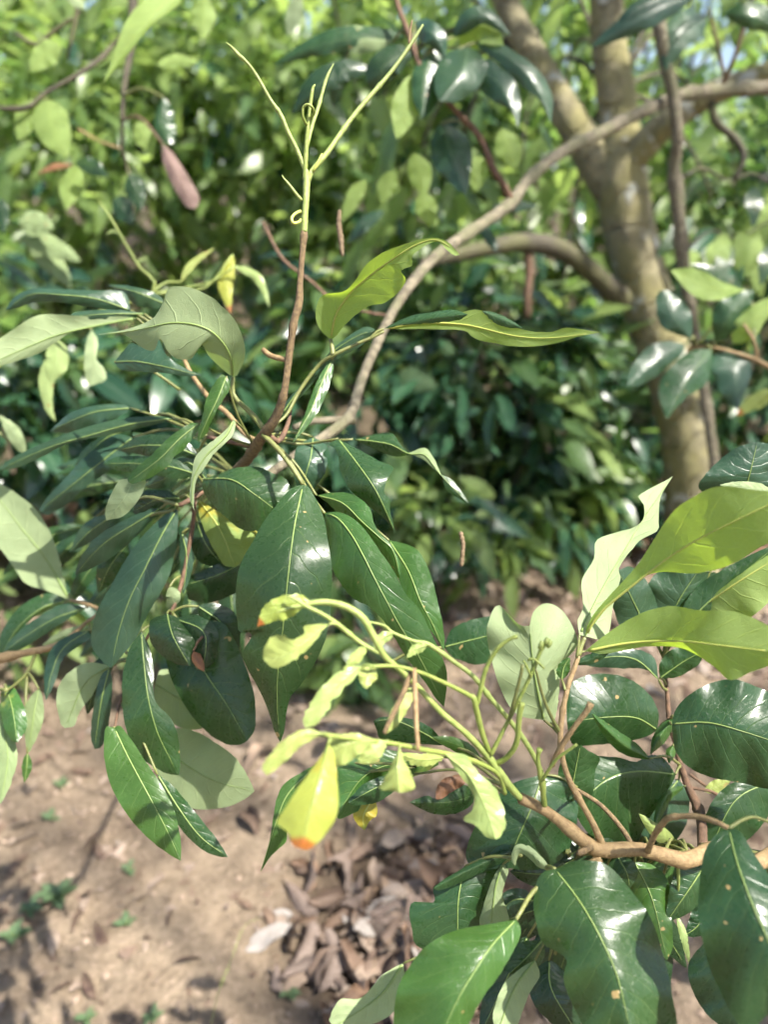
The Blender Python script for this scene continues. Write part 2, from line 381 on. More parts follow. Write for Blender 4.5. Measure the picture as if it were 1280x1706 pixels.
red = g.m('MULTIPLY', red, g.ss(sp.outputs[1], 3.1, 2.7))
c = g.mix(g.ss(n1, 0.38, 0.62), (0.235, 0.182, 0.128), (0.158, 0.120, 0.084))
c = g.mix(g.m('MULTIPLY', g.ss(n0, 0.50, 0.66), 0.6), c, (0.125, 0.092, 0.066))
c = g.mix(g.m('MULTIPLY', g.ss(n1, 0.56, 0.72), 0.65), c, (0.085, 0.064, 0.048))
c = g.mix(g.m('MULTIPLY', g.ss(n2, 0.5, 0.68), 0.6), c, (0.29, 0.22, 0.165))
c = g.mix(g.m('MULTIPLY', g.ss(n2, 0.48, 0.34), 0.55), c, (0.09, 0.068, 0.05))
dx = g.m('SUBTRACT', sp.outputs[0], 0.05); dy = g.m('SUBTRACT', sp.outputs[1], 0.93)
rr = g.m('SQRT', g.m('ADD', g.m('MULTIPLY', dx, dx), g.m('MULTIPLY', dy, dy)))
hum = g.ss(g.m('ADD', rr, g.m('MULTIPLY', g.m('SUBTRACT', n1, 0.5), 0.45)), 0.30, 0.12)      # dark leaf mould under the drift
c = g.mix(g.m('MULTIPLY', hum, 0.8), c, (0.045, 0.030, 0.021))
c = g.mix(g.m('MULTIPLY', g.ss(sp.outputs[1], 2.8, 3.4), 0.8), c, (0.06, 0.048, 0.03))
c = g.mix(g.m('MULTIPLY', red, 0.8), c, (0.17, 0.075, 0.042))
bp = g.n('Bump'); bp.inputs['Strength'].default_value = 0.8; bp.inputs['Distance'].default_value = 0.012
g.put(bp.inputs['Height'], g.m('ADD', n2, g.m('ADD', g.m('MULTIPLY', n3, 0.3), n1)))
pb = g.n('BsdfPrincipled'); g.put(pb.inputs['Base Color'], c); pb.inputs['Roughness'].default_value = 0.95; g.put(pb.inputs['Normal'], bp.outputs[0])
pb.inputs['Specular IOR Level'].default_value = 0.15
t.links.new(pb.outputs[0], g.n('OutputMaterial').inputs[0])
me = mesh('ground', np.stack([X, Y, Z], -1).reshape(-1, 3), Fg.tolist(), m)
tag(link('ground', me), None, None, kind='structure')

# ================================================================== leaf masses
def leaf_template(rows=5, fold=0.25, droop=0.25, curl=0.0, slim=0.36):
    "unit leaf along +X, upper side +Z"
    V, U = [], []
    for i in range(rows):
        t = i/(rows-1); hw = slim*0.5*math.sin(math.pi*min(1, (0.04+0.93*t))**0.9)**0.8
        for s in (-1, 0, 1):
            V.append((t, s*hw*(1-abs(curl)*abs(s)*0.5), -droop*t*t + fold*hw*abs(s) + curl*abs(s)*hw)); U.append((0.5+0.5*s, t))
    Fc = [(i*3+k, (i+1)*3+k, (i+1)*3+k+1, i*3+k+1) for i in range(rows-1) for k in range(2)]
    return np.array(V), np.array(Fc), np.array(U)
TEMPL = [leaf_template(5, f, d, 0.0, s) for f, d, s in ((0.3, 0.25, 0.36), (0.15, 0.4, 0.40), (0.45, 0.1, 0.32), (-0.15, 0.3, 0.38))]
def frames(n, direction, upv, rg, spread_d=0.5, spread_u=0.5):
    d = direction + rg.normal(0, spread_d, (n, 3)); d /= np.linalg.norm(d, axis=1, keepdims=True)
    u = upv + rg.normal(0, spread_u, (n, 3)); s = np.cross(u, d); s /= np.maximum(np.linalg.norm(s, axis=1, keepdims=True), 1e-6)
    u = np.cross(d, s)
    return np.stack([d, s, u], 2)          # columns = local x, y, z
def leaf_mass(name, pos, R, size, mats, midx, origin):
    n = len(pos); which = np.arange(n) % len(TEMPL); Vs, Fs, Us, Ms = [], [], [], []; off = 0
    for k, (tv, tf, tu) in enumerate(TEMPL):
        sel = which == k
        if not sel.any(): continue
        v = np.einsum('nij,vj->nvi', R[sel], tv)*size[sel][:, None, None] + pos[sel][:, None, :]
        c = sel.sum(); Vs.append(v.reshape(-1, 3))
        Fs.append((tf[None]+off+(np.arange(c)*len(tv))[:, None, None]).reshape(-1, 4)); off += c*len(tv)
        Us.append(np.tile(tu, (c, 1))); Ms.append(np.repeat(midx[sel], len(tf)))
    V = np.vstack(Vs).astype(np.float32)-np.array(origin, np.float32); Fq = np.vstack(Fs).astype(np.int32); U = np.vstack(Us); mi = np.concatenate(Ms)
    me = bpy.data.meshes.new(name); me.vertices.add(len(V)); me.vertices.foreach_set('co', V.ravel())
    me.loops.add(Fq.size); me.loops.foreach_set('vertex_index', Fq.ravel())
    me.polygons.add(len(Fq)); me.polygons.foreach_set('loop_start', np.arange(0, Fq.size, 4, dtype=np.int32))
    me.polygons.foreach_set('loop_total', np.full(len(Fq), 4, np.int32))
    for q in mats: me.materials.append(q)
    me.polygons.foreach_set('material_index', mi.astype(np.int32)); me.polygons.foreach_set('use_smooth', np.ones(len(Fq), bool))
    l = me.uv_layers.new(name='UVMap'); l.data.foreach_set('uv', U[Fq.ravel()].astype(np.float32).ravel())
    me.update(); me.validate(); return me
LEAFME = {}
for mk in ('bg1', 'bg2', 'bg3'):
    for k, (tv, tf, tu) in enumerate(TEMPL):
        LEAFME[mk, k] = mesh('leaf', tv, tf.tolist(), M[mk], tu)

def crown_points(n, centre, rad, rg, shell=0.55, clumps=14, clump_r=0.33):
    c = rg.normal(0, 1, (clumps, 3)); c /= np.linalg.norm(c, axis=1, keepdims=True)
    c = c*(shell+(1-shell)*rg.random((clumps, 1)))**1.0
    k = rg.integers(0, clumps, n); q = c[k] + rg.normal(0, clump_r, (n, 3))*0.6
    return np.asarray(centre)+q*np.asarray(rad), k, c
def plant(name, label, cat, group, base, height, rad, n, size, mixw, seed, low=0.25, single=40, trunk_w=0.02, stems=5, lean=(0, 0), barkm='limb', clumps=16):
    rg = np.random.default_rng(seed); bx, by = base; bz = float(gheight(bx, by))
    root = thing(name, label, cat, (bx, by, bz), group)
    centre = np.array([bx+lean[0], by+lean[1], bz+height*(low+1)/2]); R3 = np.array([rad, rad*0.8, height*(1-low)/2])
    pos, k, cl = crown_points(n, centre, R3, rg, clumps=clumps)
    keep = pos[:, 2] > gheight(pos[:, 0], pos[:, 1])+0.05
    pos, k = pos[keep], k[keep]
    out = pos-centre; out[:, 2] *= 0.3; out /= np.maximum(np.linalg.norm(out, axis=1, keepdims=True), 1e-6); out[:, 2] -= 0.45
    fr = frames(len(pos), out, np.array([0, -0.15, 1.0]), rg, 0.55, 0.45)
    sz = size*(0.5+1.0*rg.random(len(pos))**1.4)
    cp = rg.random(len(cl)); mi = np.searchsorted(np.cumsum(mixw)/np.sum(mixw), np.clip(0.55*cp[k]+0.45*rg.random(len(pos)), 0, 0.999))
    mats = [M['bg1'], M['bg2'], M['bg3']]
    # trunk or stems reaching into the crown
    tops = cl[rg.permutation(len(cl))[:stems]]*R3*0.75+centre
    fork = np.array([bx+lean[0]*0.4, by+lean[1]*0.4, bz+height*low*0.9])
    b0 = np.array([bx, by, bz-0.03])
    if trunk_w > 0.03:
        V, Fc, U = tube_data(spline([b0, (b0+fork)/2+rg.normal(0, 0.03, 3), fork], 10), np.linspace(trunk_w, trunk_w*0.7, 10), 8, 0.04)
        link('trunk', mesh('trunk', V, Fc, M[barkm], U, True, root.location), root, root.location)
    for q in tops:
        st = fork if trunk_w > 0.03 else b0+rg.normal(0, 0.03, 3)*np.array([1, 1, 0])
        V, Fc, U = tube_data(spline([st, st*0.5+q*0.5+rg.normal(0, 0.06, 3), q], 9), np.linspace(min(trunk_w*0.55, 0.03), 0.003, 9), 6)
        link('stem', mesh('stem', V, Fc, M[barkm], U, True, root.location), root, root.location)
    # leaves nearest the viewer singly, the rest as one mass
    dist = np.linalg.norm(pos-np.array(CAM), axis=1); order = np.argsort(dist)
    one = order[:single*3:3] if single else []
    mask = np.ones(len(pos), bool); mask[one] = False
    for i in one:
        o = bpy.data.objects.new('leaf', LEAFME[('bg1', 'bg2', 'bg3')[mi[i]], i % 4]); COL.objects.link(o); o.parent = root
        Mx = Matrix(fr[i].tolist()).to_4x4(); o.matrix_local = Matrix.Translation(Vector(pos[i])-root.location) @ Mx @ Matrix.Scale(float(sz[i]), 4)
    fo = link('foliage', leaf_mass('foliage', pos[mask], fr[mask], sz[mask], mats, mi[mask], root.location), root, root.location)
    fo['kind'] = 'stuff'
    return root

# ================================================================== background vegetation
# low shrubs along the foot of the bank (dark, in the shade)
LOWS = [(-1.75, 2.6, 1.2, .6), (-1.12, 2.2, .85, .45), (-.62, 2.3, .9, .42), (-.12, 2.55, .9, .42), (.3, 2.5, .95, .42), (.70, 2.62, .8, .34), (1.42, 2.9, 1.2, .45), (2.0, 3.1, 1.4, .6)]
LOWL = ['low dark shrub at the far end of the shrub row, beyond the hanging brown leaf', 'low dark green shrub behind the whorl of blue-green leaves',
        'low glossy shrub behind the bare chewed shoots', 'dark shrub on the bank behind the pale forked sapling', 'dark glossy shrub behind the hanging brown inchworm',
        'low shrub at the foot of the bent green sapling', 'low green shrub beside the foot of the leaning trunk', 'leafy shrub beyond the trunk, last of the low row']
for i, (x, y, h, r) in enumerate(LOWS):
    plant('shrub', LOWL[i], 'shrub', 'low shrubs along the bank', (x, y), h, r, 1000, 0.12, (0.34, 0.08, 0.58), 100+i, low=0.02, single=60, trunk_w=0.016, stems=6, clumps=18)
SEED = [(-.12, 1.62, .38, .15), (.1, 2.0, .45, .18), (.34, 2.12, .42, .2), (.56, 2.28, .45, .2), (-.95, 1.72, .42, .2), (-.62, 1.8, .45, .2), (-.05, 2.15, .36, .17), (.13, 2.6, .55, .2), (.5, 2.62, .4, .2), (.78, 2.5, .34, .16), (1.5, 2.45, .5, .2)]
SEEDL = ['small dark seedling on the litter behind the hanging yellow leaf', 'dark seedling on the litter below the hanging inchworm', 'leafy seedling on the litter behind the lime shoots', 'seedling on the litter behind the pale upright leaf', 'small seedling at the edge of the soil beyond the pale drooping leaf', 'small leafy seedling behind the whorl of leaves', 'low seedling on the soil edge behind the twisted leaf', 'taller seedling near the hanging brown inchworm',
         'small seedling between the inchworm and the trunk', 'tiny seedling at the foot of the leaning trunk', 'small seedling on the far side of the leaning trunk']
for i, (x, y, h, r) in enumerate(SEED):
    plant('seedling', SEEDL[i], 'seedling', 'seedlings along the edge of the soil', (x, y), h, r, 90, 0.10, (0.4, 0.2, 0.4), 150+i, low=0.12, single=30, trunk_w=0.006, stems=3, clumps=7)
MIDS = [(-2.5, 4.6, 2.2, .8), (-1.55, 4.3, 1.9, .75), (-.7, 4.6, 2.3, .8), (.15, 4.4, 1.9, .7), (.95, 4.7, 2.2, .75), (1.9, 4.4, 1.75, .8), (2.8, 4.9, 1.8, .8)]
MIDL = ['bushy pale green thicket behind the dark upper twigs', 'blurred bright green bush behind the dead brown hanging leaf', 'bright leafy bush behind the bare forked shoots',
        'mid green bush behind the long bough', 'leafy green bush left of and behind the leaning trunk', 'yellow-green bush right of and behind the trunk', 'tall bush beyond the slender upright stem']
for i, (x, y, h, r) in enumerate(MIDS):
    plant('bush', MIDL[i], 'bush', 'bushes behind the bank', (x, y), h, r, 1500, 0.15, (0.34, 0.44, 0.22), 200+i, low=0.15, single=60, trunk_w=0.02, stems=7, clumps=26)
FARS = [(-4.2, 7.0, 4.4, 1.5), (-2.4, 6.6, 4.0, 1.35), (-.9, 7.4, 4.4, 1.4), (.7, 6.9, 4.0, 1.3), (2.3, 7.2, 4.3, 1.4), (4.0, 7.0, 4.4, 1.5)]
FARL = ['leafy forest tree behind the dark hanging twigs', 'bright green tree behind the forked bare shoots', 'tree with sunlit crown behind the glossy dark leaf cluster',
        'lime-lit tree crown between the two limbs of the leaning trunk', 'tree with bright gaps right of the trunk', 'outermost tree beyond the slender upright stem']
for i, (x, y, h, r) in enumerate(FARS):
    plant('forest_tree', FARL[i], 'tree', 'forest trees in the background', (x, y), h, r, (2000, 1900, 1700, 1300, 650, 700)[i], 0.21, (0.26, 0.60, 0.14), 300+i, low=0.22, single=30, trunk_w=0.07, stems=9, clumps=34)
for i, (x, y, h, r) in enumerate([(-6.5, 11, 4.6, 2.2), (-2.9, 11.5, 4.3, 2.1), (.6, 11.2, 4.2, 2.0), (4.0, 11.6, 3.9, 2.1), (7.4, 11, 4.2, 2.2)]):
    plant('forest_tree', ['distant tree far behind the dark hanging branch', 'distant tree far behind the dead brown hanging leaf', 'distant tree far behind the bare chewed shoots', 'distant thin-crowned tree far behind the leaning trunk', 'distant thin-crowned tree far beyond the slender upright stem'][i], 'tree', 'distant trees closing the view', (x, y), h, r, (2600, 2400, 1700, 600, 600)[i], 0.22, (0.45, 0.3, 0.25), 400+i, low=0.1, single=0, trunk_w=0.1, stems=9, clumps=30)

# ================================================================== the leaning tree
root = thing('tree', 'leaning tree with olive-brown ringed bark and pale lichen patches, forking into limbs', 'tree', PY(1150, 948, 2.36))
wood('trunk', root, '1160,985,2.36,100.8 1152,900,2.36,90.0 1146,760,2.36,86.4 1128,660,2.37,87.3 1092,540,2.38,88.2 1062,440,2.40,89.1 1042,350,2.41,92 1034,285,2.42,92 1034,235,2.43,76 1026,150,2.45,68.4 1014,60,2.47,61.2 1010,-60,2.5,59.4 1008,-300,2.55,54.0 1000,-700,2.6,43.2', M['trunk'], 16, 90, rough=0.012, useY=True)
wood('limb', root, '1032,330,2.42,75.6 990,262,2.44,72.0 950,200,2.46,59.4 905,120,2.5,52.2 865,50,2.54,48.6 835,-20,2.58,46.8 770,-180,2.7,41.4 650,-500,2.9,32.4', M['trunk'], 12, 44, useY=True)
wood('limb', root, '1045,275,2.40,54.0 1090,225,2.36,52.2 1130,190,2.32,48.6 1190,155,2.28,43.2 1250,132,2.24,37.8 1330,105,2.2,36.0 1500,40,2.1,32.4', M['trunk'], 12, 40, useY=True)
lb = wood('limb', root, '1040,500,2.36,39.6 1005,470,2.30,37.8 965,435,2.24,36.0 925,412,2.2,36.0 870,404,2.15,34.2 820,412,2.1,30.6 760,425,2.05,25.2 700,440,2.0,18.0', M['limb'], 10, 44, useY=True)
wood('stub', lb, '880,420,2.16,15 882,455,2.16,15 879,495,2.15,14 880,528,2.15,12', M['barkred'], 8, 14, useY=True)
# its crown spreads above the picture
rg = np.random.default_rng(55)
ps, fs = [], []
for c, r, n in [((1.0, 3.5, 4.1), (1.2, 0.7, 0.4), 500), ((0.9, 1.75, 3.4), (0.9, 0.35, 0.3), 420)]:
    p, k, cl = crown_points(n, c, r, rg, clumps=14); ps.append(p)
    o = p-np.array(c); o[:, 2] = -0.3; fs.append(frames(n, o, np.array([0, 0, 1.0]), rg, 0.5, 0.4))
ps, fs = np.vstack(ps), np.vstack(fs)
fo = link('crown', leaf_mass('crown', ps, fs, 0.12*(0.7+0.6*rg.random(len(ps))), [M['bg1'], M['bg2'], M['bg3']], rg.integers(0, 3, len(ps)), root.location), root, root.location)
fo['kind'] = 'stuff'
# leafy sprays hanging round its fork
for i, (x, y, Yd, n) in enumerate([(905, 40, 2.95, 16), (945, 190, 2.9, 14), (880, 250, 2.8, 12), (1215, 300, 2.9, 20), (1245, 70, 2.85, 16), (1185, 420, 2.8, 14), (945, 500, 2.7, 10), (705, 320, 2.65, 15), (640, 225, 2.7, 14), (770, 300, 2.6, 10), (1160, 120, 3.0, 10), (560, 40, 2.8, 10)]):
    c = np.array(PY(x, y-70, Yd)); tip = c+np.array([rg.normal(0, .08), rg.normal(0, .1), -.32])
    st = np.array(PY(1020, 150, 2.45)) if x > 850 else np.array(PY(880, 80, 2.53))
    V, Fc, U = tube_data(spline([st, (st+c)/2+np.array([0, .05, .12]), c, tip], 16), np.linspace(.009, .002, 16), 6)
    tw = link('twig', mesh('twig', V, Fc, M['limb'], U, True, Vector(st)), root, Vector(st))
    for k in range(n):
        t = rg.random(); p = c*(1-t)+tip*t+rg.normal(0, .075, 3); d = rg.normal(0, .55, 3)+np.array([0, 0, -.8])
        R = frames(1, d[None], np.array([.3, -.5, .8]), rg, .01, .5)[0]; mk = ('bg2', 'bg2', 'bg1')[k % 3]
        o = bpy.data.objects.new('leaf', LEAFME[mk, k % 4]); COL.objects.link(o); o.parent = root
        o.matrix_local = Matrix.Translation(Vector(p)-root.location) @ Matrix(R.tolist()).to_4x4() @ Matrix.Scale(float(rg.uniform(.11, .19)), 4)
# unseen tall tree added beside the viewer so its high crown breaks the sunlight
root = thing('added_shade_tree', 'unseen tall tree added beside the viewer, its high open crown set to dapple the sunlight', 'tree', (4.4, -2.4, -0.02))
V, Fc, U = tube_data(spline([(4.4, -2.4, -.05), (4.3, -2.3, 2.5), (4.0, -2.0, 5.0), (3.7, -1.7, 7.0)], 20), np.linspace(.16, .05, 20), 10, .02)
link('trunk', mesh('trunk', V, Fc, M['trunk'], U, True, root.location), root, root.location)
ps, k, cl = crown_points(1500, (3.6, -1.7, 6.6), (2.1, 1.9, .6), rg, shell=.1, clumps=34, clump_r=.2)
for q in cl[:14]:
    e = np.array([3.6, -1.7, 6.6])+q*np.array([2.1, 1.9, .6]); V, Fc, U = tube_data(spline([(4.1, -2.1, 4.6), (np.array([4.0, -2.0, 5.8])+e)/2, e], 10), np.linspace(.035, .006, 10), 6)
    link('branch', mesh('branch', V, Fc, M['limb'], U, True, root.location), root, root.location)
ps = ps[((ps[:, 0]-3.36)/.42)**2+((ps[:, 1]+1.6)/.36)**2 > 1]      # gap cut in the added crown to let sun onto the foreground leaves
o = ps-np.array([3.6, -1.7, 6.6]); o[:, 2] = -.3
fo = link('crown', leaf_mass('crown', ps, frames(len(ps), o, np.array([0, 0, 1.0]), rg, .5, .4), .12*(.7+.6*rg.random(len(ps))), [M['bg1'], M['bg2'], M['bg3']], rg.integers(0, 3, len(ps)), root.location), root, root.location)
fo['kind'] = 'stuff'

# thin saplings between shrubs and trunk
r = thing('sapling', 'bent green-barked sapling stem sloping up from the shaded bank', 'sapling', PY(868, 905, 2.9))
wood('stem', r, '862,915,2.9,15 885,860,2.9,17 925,820,2.9,17 960,770,2.88,16 985,715,2.86,16 1005,665,2.84,15 1020,630,2.8,14 1045,590,2.78,10 1070,540,2.76,7', M['limb'], 8, 36, useY=True)
r = thing('sapling', 'thin pale forked sapling standing in front of the shrubs', 'sapling', PY(700, 900, 2.75))
wood('stem', r, '712,915,2.75,20 706,830,2.75,18 695,740,2.75,17 688,660,2.75,14 668,590,2.75,10 655,540,2.75,8', M['limb'], 8, 30, useY=True)
wood('branch', r, '688,665,2.75,12 690,620,2.74,12 697,570,2.73,9 700,530,2.73,7', M['barktan'], 7, 20, useY=True)
wood('branch', r, '690,640,2.72,7 740,560,2.6,9 790,600,2.5,9 815,630,2.5,6', M['limb'], 7, 20, useY=True)
# ================================================================== tree with the long bough (its trunk stands outside the view)
B = thing('bough_tree', 'long pale bough crossing before the trunk, ending in glossy leaves and bare chewed shoots', 'tree', PY(1900, 1150, 2.0))
B.location.z = 0; ORIGIN[B.name] = Vector(B.location)
bx, by = B.location.x, B.location.y
V, Fc, U = tube_data(spline([(bx, by, -0.03), (bx-.02, by, 0.8), (bx+.03, by+.03, 1.6), (bx-.05, by+.1, 2.6), (bx, by+.1, 3.6)], 24), np.linspace(0.075, 0.03, 24), 10, 0.02)
link('trunk', mesh('trunk', V, Fc, M['trunk'], U, True, B.location), B, B.location)
e0 = Vector((bx-.01, by+.02, 1.55)); rel = e0-CAM; ez = rel.dot(FWD); ex = CX+F*rel.dot(RIGHT)/ez; ey = CY-F*rel.dot(UP)/ez
bough = wood('bough', B, f'{ex},{ey},{ez},26.0 1500,130,1.72,24.8 1280,146,1.56,23.6 1200,150,1.48,22.5 1130,160,1.42,21.2 1080,182,1.36,21.2 1010,216,1.28,21.2 930,258,1.2,21.2 880,300,1.13,20.7 850,340,1.08,21.2 790,382,1.0,19.5 735,420,.94,20.7 700,455,.9,19.5 660,510,.85,17.1 625,580,.8,17.1 600,640,.76,17.7 585,690,.72,20.1 555,718,.69,19.5 505,750,.66,17.7 455,785,.63,15.9 410,815,.61,14.2 360,835,.59,10.7', M['bark'], 12, 150, knots=(.28, .36, .43, .5, .53, .58, .63, .66, .7, .745, .78, .82), rough=0.035)
wood('twig', B, '590,700,.72,16 560,700,.71,14 520,702,.69,12 490,712,.67,10', M['bark'], 8, 14)
wood('twig', B, '655,527,.86,6 610,520,.86,6 560,505,.87,6 520,470,.88,6 470,430,.9,6 438,370,.92,5', M['barkred'], 6, 22)
whorl = wood('twig', B, '395,785,.60,22 412,765,.57,19 432,735,.535,20 445,718,.52,20 462,690,.51,17 474,650,.50,13 482,590,.495,13 489,540,.49,13 498,505,.488,15 500,470,.486,11 504,420,.484,11 507,385,.482,12', M['barkbrown'], 10, 70, knots=(.22, .28, .55, .75, .99), rough=0.03)
wood('stump', whorl, '481,600,.496,10 466,597,.500,10 450,592,.504,10 438,582,.506,9', M['barktan'], 7, 8)
wood('twig', B, '447,725,.52,10 465,735,.53,11 480,705,.54,8 484,680,.55,6', M['barkred'], 7, 10)
wood('twig', B, '435,735,.54,9 410,725,.56,9 380,690,.58,9 350,665,.60,9 320,625,.62,8 305,595,.63,7', M['barktan'], 7, 22)
wood('twig', B, '425,745,.55,9 380,735,.565,8 345,728,.57,7', M['barkred'], 7, 12)
wood('twig', B, '360,835,.59,12 345,818,.57,10 318,832,.555,10 298,842,.55,8', M['barkred'], 8, 16)
wood('twig', B, '325,832,.56,7 320,880,.57,8 305,960,.57,8 285,1020,.56,7 260,1040,.56,6 225,1100,.57,6 200,1170,.56,6 190,1215,.52,5', M['barkred'], 7, 40)
wood('twig', B, '458,708,.515,5 478,690,.52,6 500,650,.525,7 530,610,.525,7 555,592,.52,7 590,575,.52,6 618,563,.52,6 640,552,.52,5', M['petiole'], 8, 40)
# bare chewed shoots
SG, SL = M['shootgreen'], M['shoot']
st = wood('bare_shoot', B, '507,387,.482,12 508,360,.481,12 510,330,.48,12 511,300,.48,13 510,285,.479,9 506,277,.479,9 495,250,.477,8 480,220,.474,8 468,192,.472,8 450,165,.47,6 430,130,.467,6 415,108,.465,5 398,92,.463,7 385,78,.462,5 376,71,.461,2', SL, 9, 90, knots=(.62, .9), rough=0.03)
wood('bare_shoot', B, '508,300,.48,9 509,270,.478,9 511,235,.476,8 514,200,.474,6 517,175,.473,7 521,148,.472,6 525,141,.472,3', SG, 8, 34)
wood('bare_shoot', B, '511,245,.478,7 520,210,.480,7 530,180,.482,7 537,155,.483,6 545,128,.484,6 556,106,.485,2', SL, 8, 34, knots=(.55,))
wood('bare_shoot', B, '513,302,.481,11 520,285,.481,10 545,255,.483,10 580,205,.487,9 610,168,.49,9 645,128,.494,8 670,95,.497,7 690,65,.499,7 705,41,.5,4', SL, 9, 70, knots=(.33, .62), rough=0.03)
wood('bare_shoot', B, '682,73,.498,5 683,55,.497,5 686,38,.497,4 687,34,.497,3', M['barktan'], 7, 10)
wood('bare_shoot', B, '503,334,.48,6 495,325,.478,6 482,308,.476,5 472,296,.475,3 470,291,.475,1', SL, 7, 18)
wood('petiole', B, '521,286,.48,5 527,277,.479,6 534,262,.479,5 537,256,.479,3', M['riblime'], 7, 10)
wood('tendril', B, '511,208,.474,5 505,195,.470,5 505,180,.468,5 512,174,.467,5 520,178,.468,5 523,188,.472,5 517,198,.475,5', SG, 7, 24)
wood('tendril', B, '501,352,.479,6 492,356,.476,6 486,364,.474,6 489,372,.474,6 498,370,.476,6 501,366,.478,5', M['riblime'], 7, 24)

# leaves of the whorl, sharp in the middle of the picture
leaf(B, 'dark', (.505, .468, .47, .495), '505,807 490,880 480,960 472,1040 463,1120 462,1180 467,1237',
     '483,815 462,840 440,868 422,900 405,930 395,960 393,1000 396,1050 404,1054 416,1051 420,1062 408,1078 404,1092 415,1120 432,1150 447,1185 457,1218',
     '514,811 530,838 541,870 548,910 553,945 552,990 550,1030 543,1062 530,1095 515,1120 498,1145 484,1162 478,1185 474,1215', e=(.42, .34), pet='438,724,.52 460,745,.515 480,770,.51', wave=.13, pw=8, rows=48)
leaf(B, 'fresh', (.50, .465, .46, .475), '541,855 562,863 585,890 605,925 625,965 645,1003 665,1040 695,1088 720,1135 740,1178',
     '543,880 548,920 555,950 572,978 592,1000 615,1010 640,1035 655,1060 678,1095 705,1132 728,1165', '565,853 595,868 625,905 655,950 675,988 700,1016 720,1058 736,1092 745,1122 744,1155', e=(.5, .1), pet='438,724,.52 480,765,.53 515,820,.52', wave=.14, pw=6, rows=44)
leaf(B, 'fresh', (.52, .49, .485), '527,825 570,838 602,868 632,895 655,918 667,962', '560,820 590,825 615,845 627,880 652,908 665,935', '548,840 575,868 610,905 640,938 660,960', e=(.2, .9), pet='438,724,.52 490,770,.535', pw=5)
leaf(B, 'fresh', (.53, .50, .50), '648,900 680,950 700,1000 722,1042 741,1086', '690,912 713,945 727,990 737,1035 741,1065', '656,935 672,985 693,1022 722,1055', e=(.25, .2), pet='438,724,.52 520,800,.56 600,860,.55')
leaf(B, 'dark', (.54, .50, .51), '563,731 592,768 625,815 652,872 659,892', '548,740 562,752 567,785 582,814 610,840 638,862 654,880', '600,750 632,768 656,779 646,797 640,820 651,832 650,850 655,872', e=(.75, .45), pet='440,726,.53 500,740,.56', wave=.12)
leaf(B, 'dark', (.56, .54, .53), '588,732 620,735 652,741 682,756 708,758 732,788 750,808 780,838', '620,725 652,721 668,742 684,756 708,768 731,788 756,801 775,828', '620,746 650,759 676,759 690,751 712,747 734,787 744,815 770,834', e=(.4, .4), pet='440,726,.53 520,735,.57', wave=.03, rows=44, face='t')
leaf(B, 'blue', (.565, .55, .555), '522,728 518,760 510,790 505,822', '497,742 488,770 491,800 500,818', '545,742 537,757 546,766 541,788 531,805 516,822', e=(.3, .3), pet='440,726,.53 490,720,.56')
leaf(B, 'fresh', (.525, .51, .50), '553,600 535,640 520,680 503,710 487,738', '541,612 522,650 508,690 494,725', '556,612 550,638 541,664 526,692 508,716', e=(.35, .25), pet='556,592,.52')
leaf(B, 'blue', (.535, .53, .525), '470,690 505,640 550,590 595,560 626,550', '478,668 520,622 560,576 600,548 618,545', '480,684 520,640 558,602 600,577 614,563', e=(.8, .3), pet='452,710,.52')
leaf(B, 'limeu', (.525, .50, .475, .46), '551,566 561,522 588,484 622,455 660,428 695,407 730,400 766,424', '538,555 527,535 528,508 539,491 572,486 590,470 610,441 640,420 680,405 720,396 745,402',
     '562,558 580,535 615,510 640,505 662,488 677,467 668,453 674,447 688,442 686,430 692,421 712,408 731,403 743,415 757,426', e=(-.1, -.1), face='u', pet='555,592,.52', pw=8, wave=.08, rows=46)
l11 = leaf(B, 'limeu', (.52, .51, .49, .47), '640,548 700,538 765,540 800,546 860,560 920,563 1002,553', '680,541 740,535 772,520 800,516 830,528 850,540 880,551 920,553 942,546 970,549',
     '680,548 740,549 775,551 790,563 830,573 880,578 930,571 970,560', e=(-.2, .2), face='u', pet='618,563,.52', rows=46)
leaf(l11, 'dark', (.515, .50, .488), '640,547 700,534 740,527 780,524', '680,528 720,520 755,516', '690,540 735,537 765,533', e=(.9, .5), name='rolled_margin', rib=False)
leaf(l11, 'dark', (.487, .483, .479), '803,518 835,531 872,547', '825,521 855,535', '825,538 848,546', e=(.8, .5), name='rolled_margin', rib=False)
leaf(B, 'pale', (.535, .50, .505, .55), '388,628 385,600 373,574 350,551 320,540 285,538 250,545 215,552 160,558', '399,622 408,592 405,565 390,532 365,505 335,486 305,477 281,480 273,500 265,520 245,536 205,550',
     '379,622 360,606 346,591 336,573 326,576 323,594 310,599 293,597 280,586 266,564 257,584 240,581 222,568 200,556', e=(-.25, .35), face='u', pet='440,716,.522 420,690,.53 390,660,.537', pw=8, wave=.05, rows=52)
leaf(B, 'blue', (.58, .56, .56), '190,603 225,602 270,610 310,620 336,625', '205,585 220,572 247,582 263,564 276,590 302,610', '200,615 230,619 270,621 310,627', e=(.2, .3), pet='300,650,.6')
leaf(B, 'blue', (.62, .61, .63), '217,517 160,498 100,491 50,491 8,517', '206,486 160,484 110,482 55,481 24,495', '200,519 150,512 95,503 50,506 15,518', e=(.5, .5), pet='305,595,.63 260,545,.63')
leaf(B, 'blue', (.66, .65, .67), '278,508 230,488 180,475', '262,490 225,478 195,474', '262,514 230,510 203,492', e=(.4, .4), pet='305,595,.63')
leaf(B, 'pale', (.61, .60, .585), '228,530 150,545 90,560 30,585 -30,612', '205,527 150,528 100,524 60,526 20,550 -20,580', '180,540 115,556 70,586 30,601 -20,613', e=(-.3, .5), face='u', pet='305,595,.63 262,560,.62')
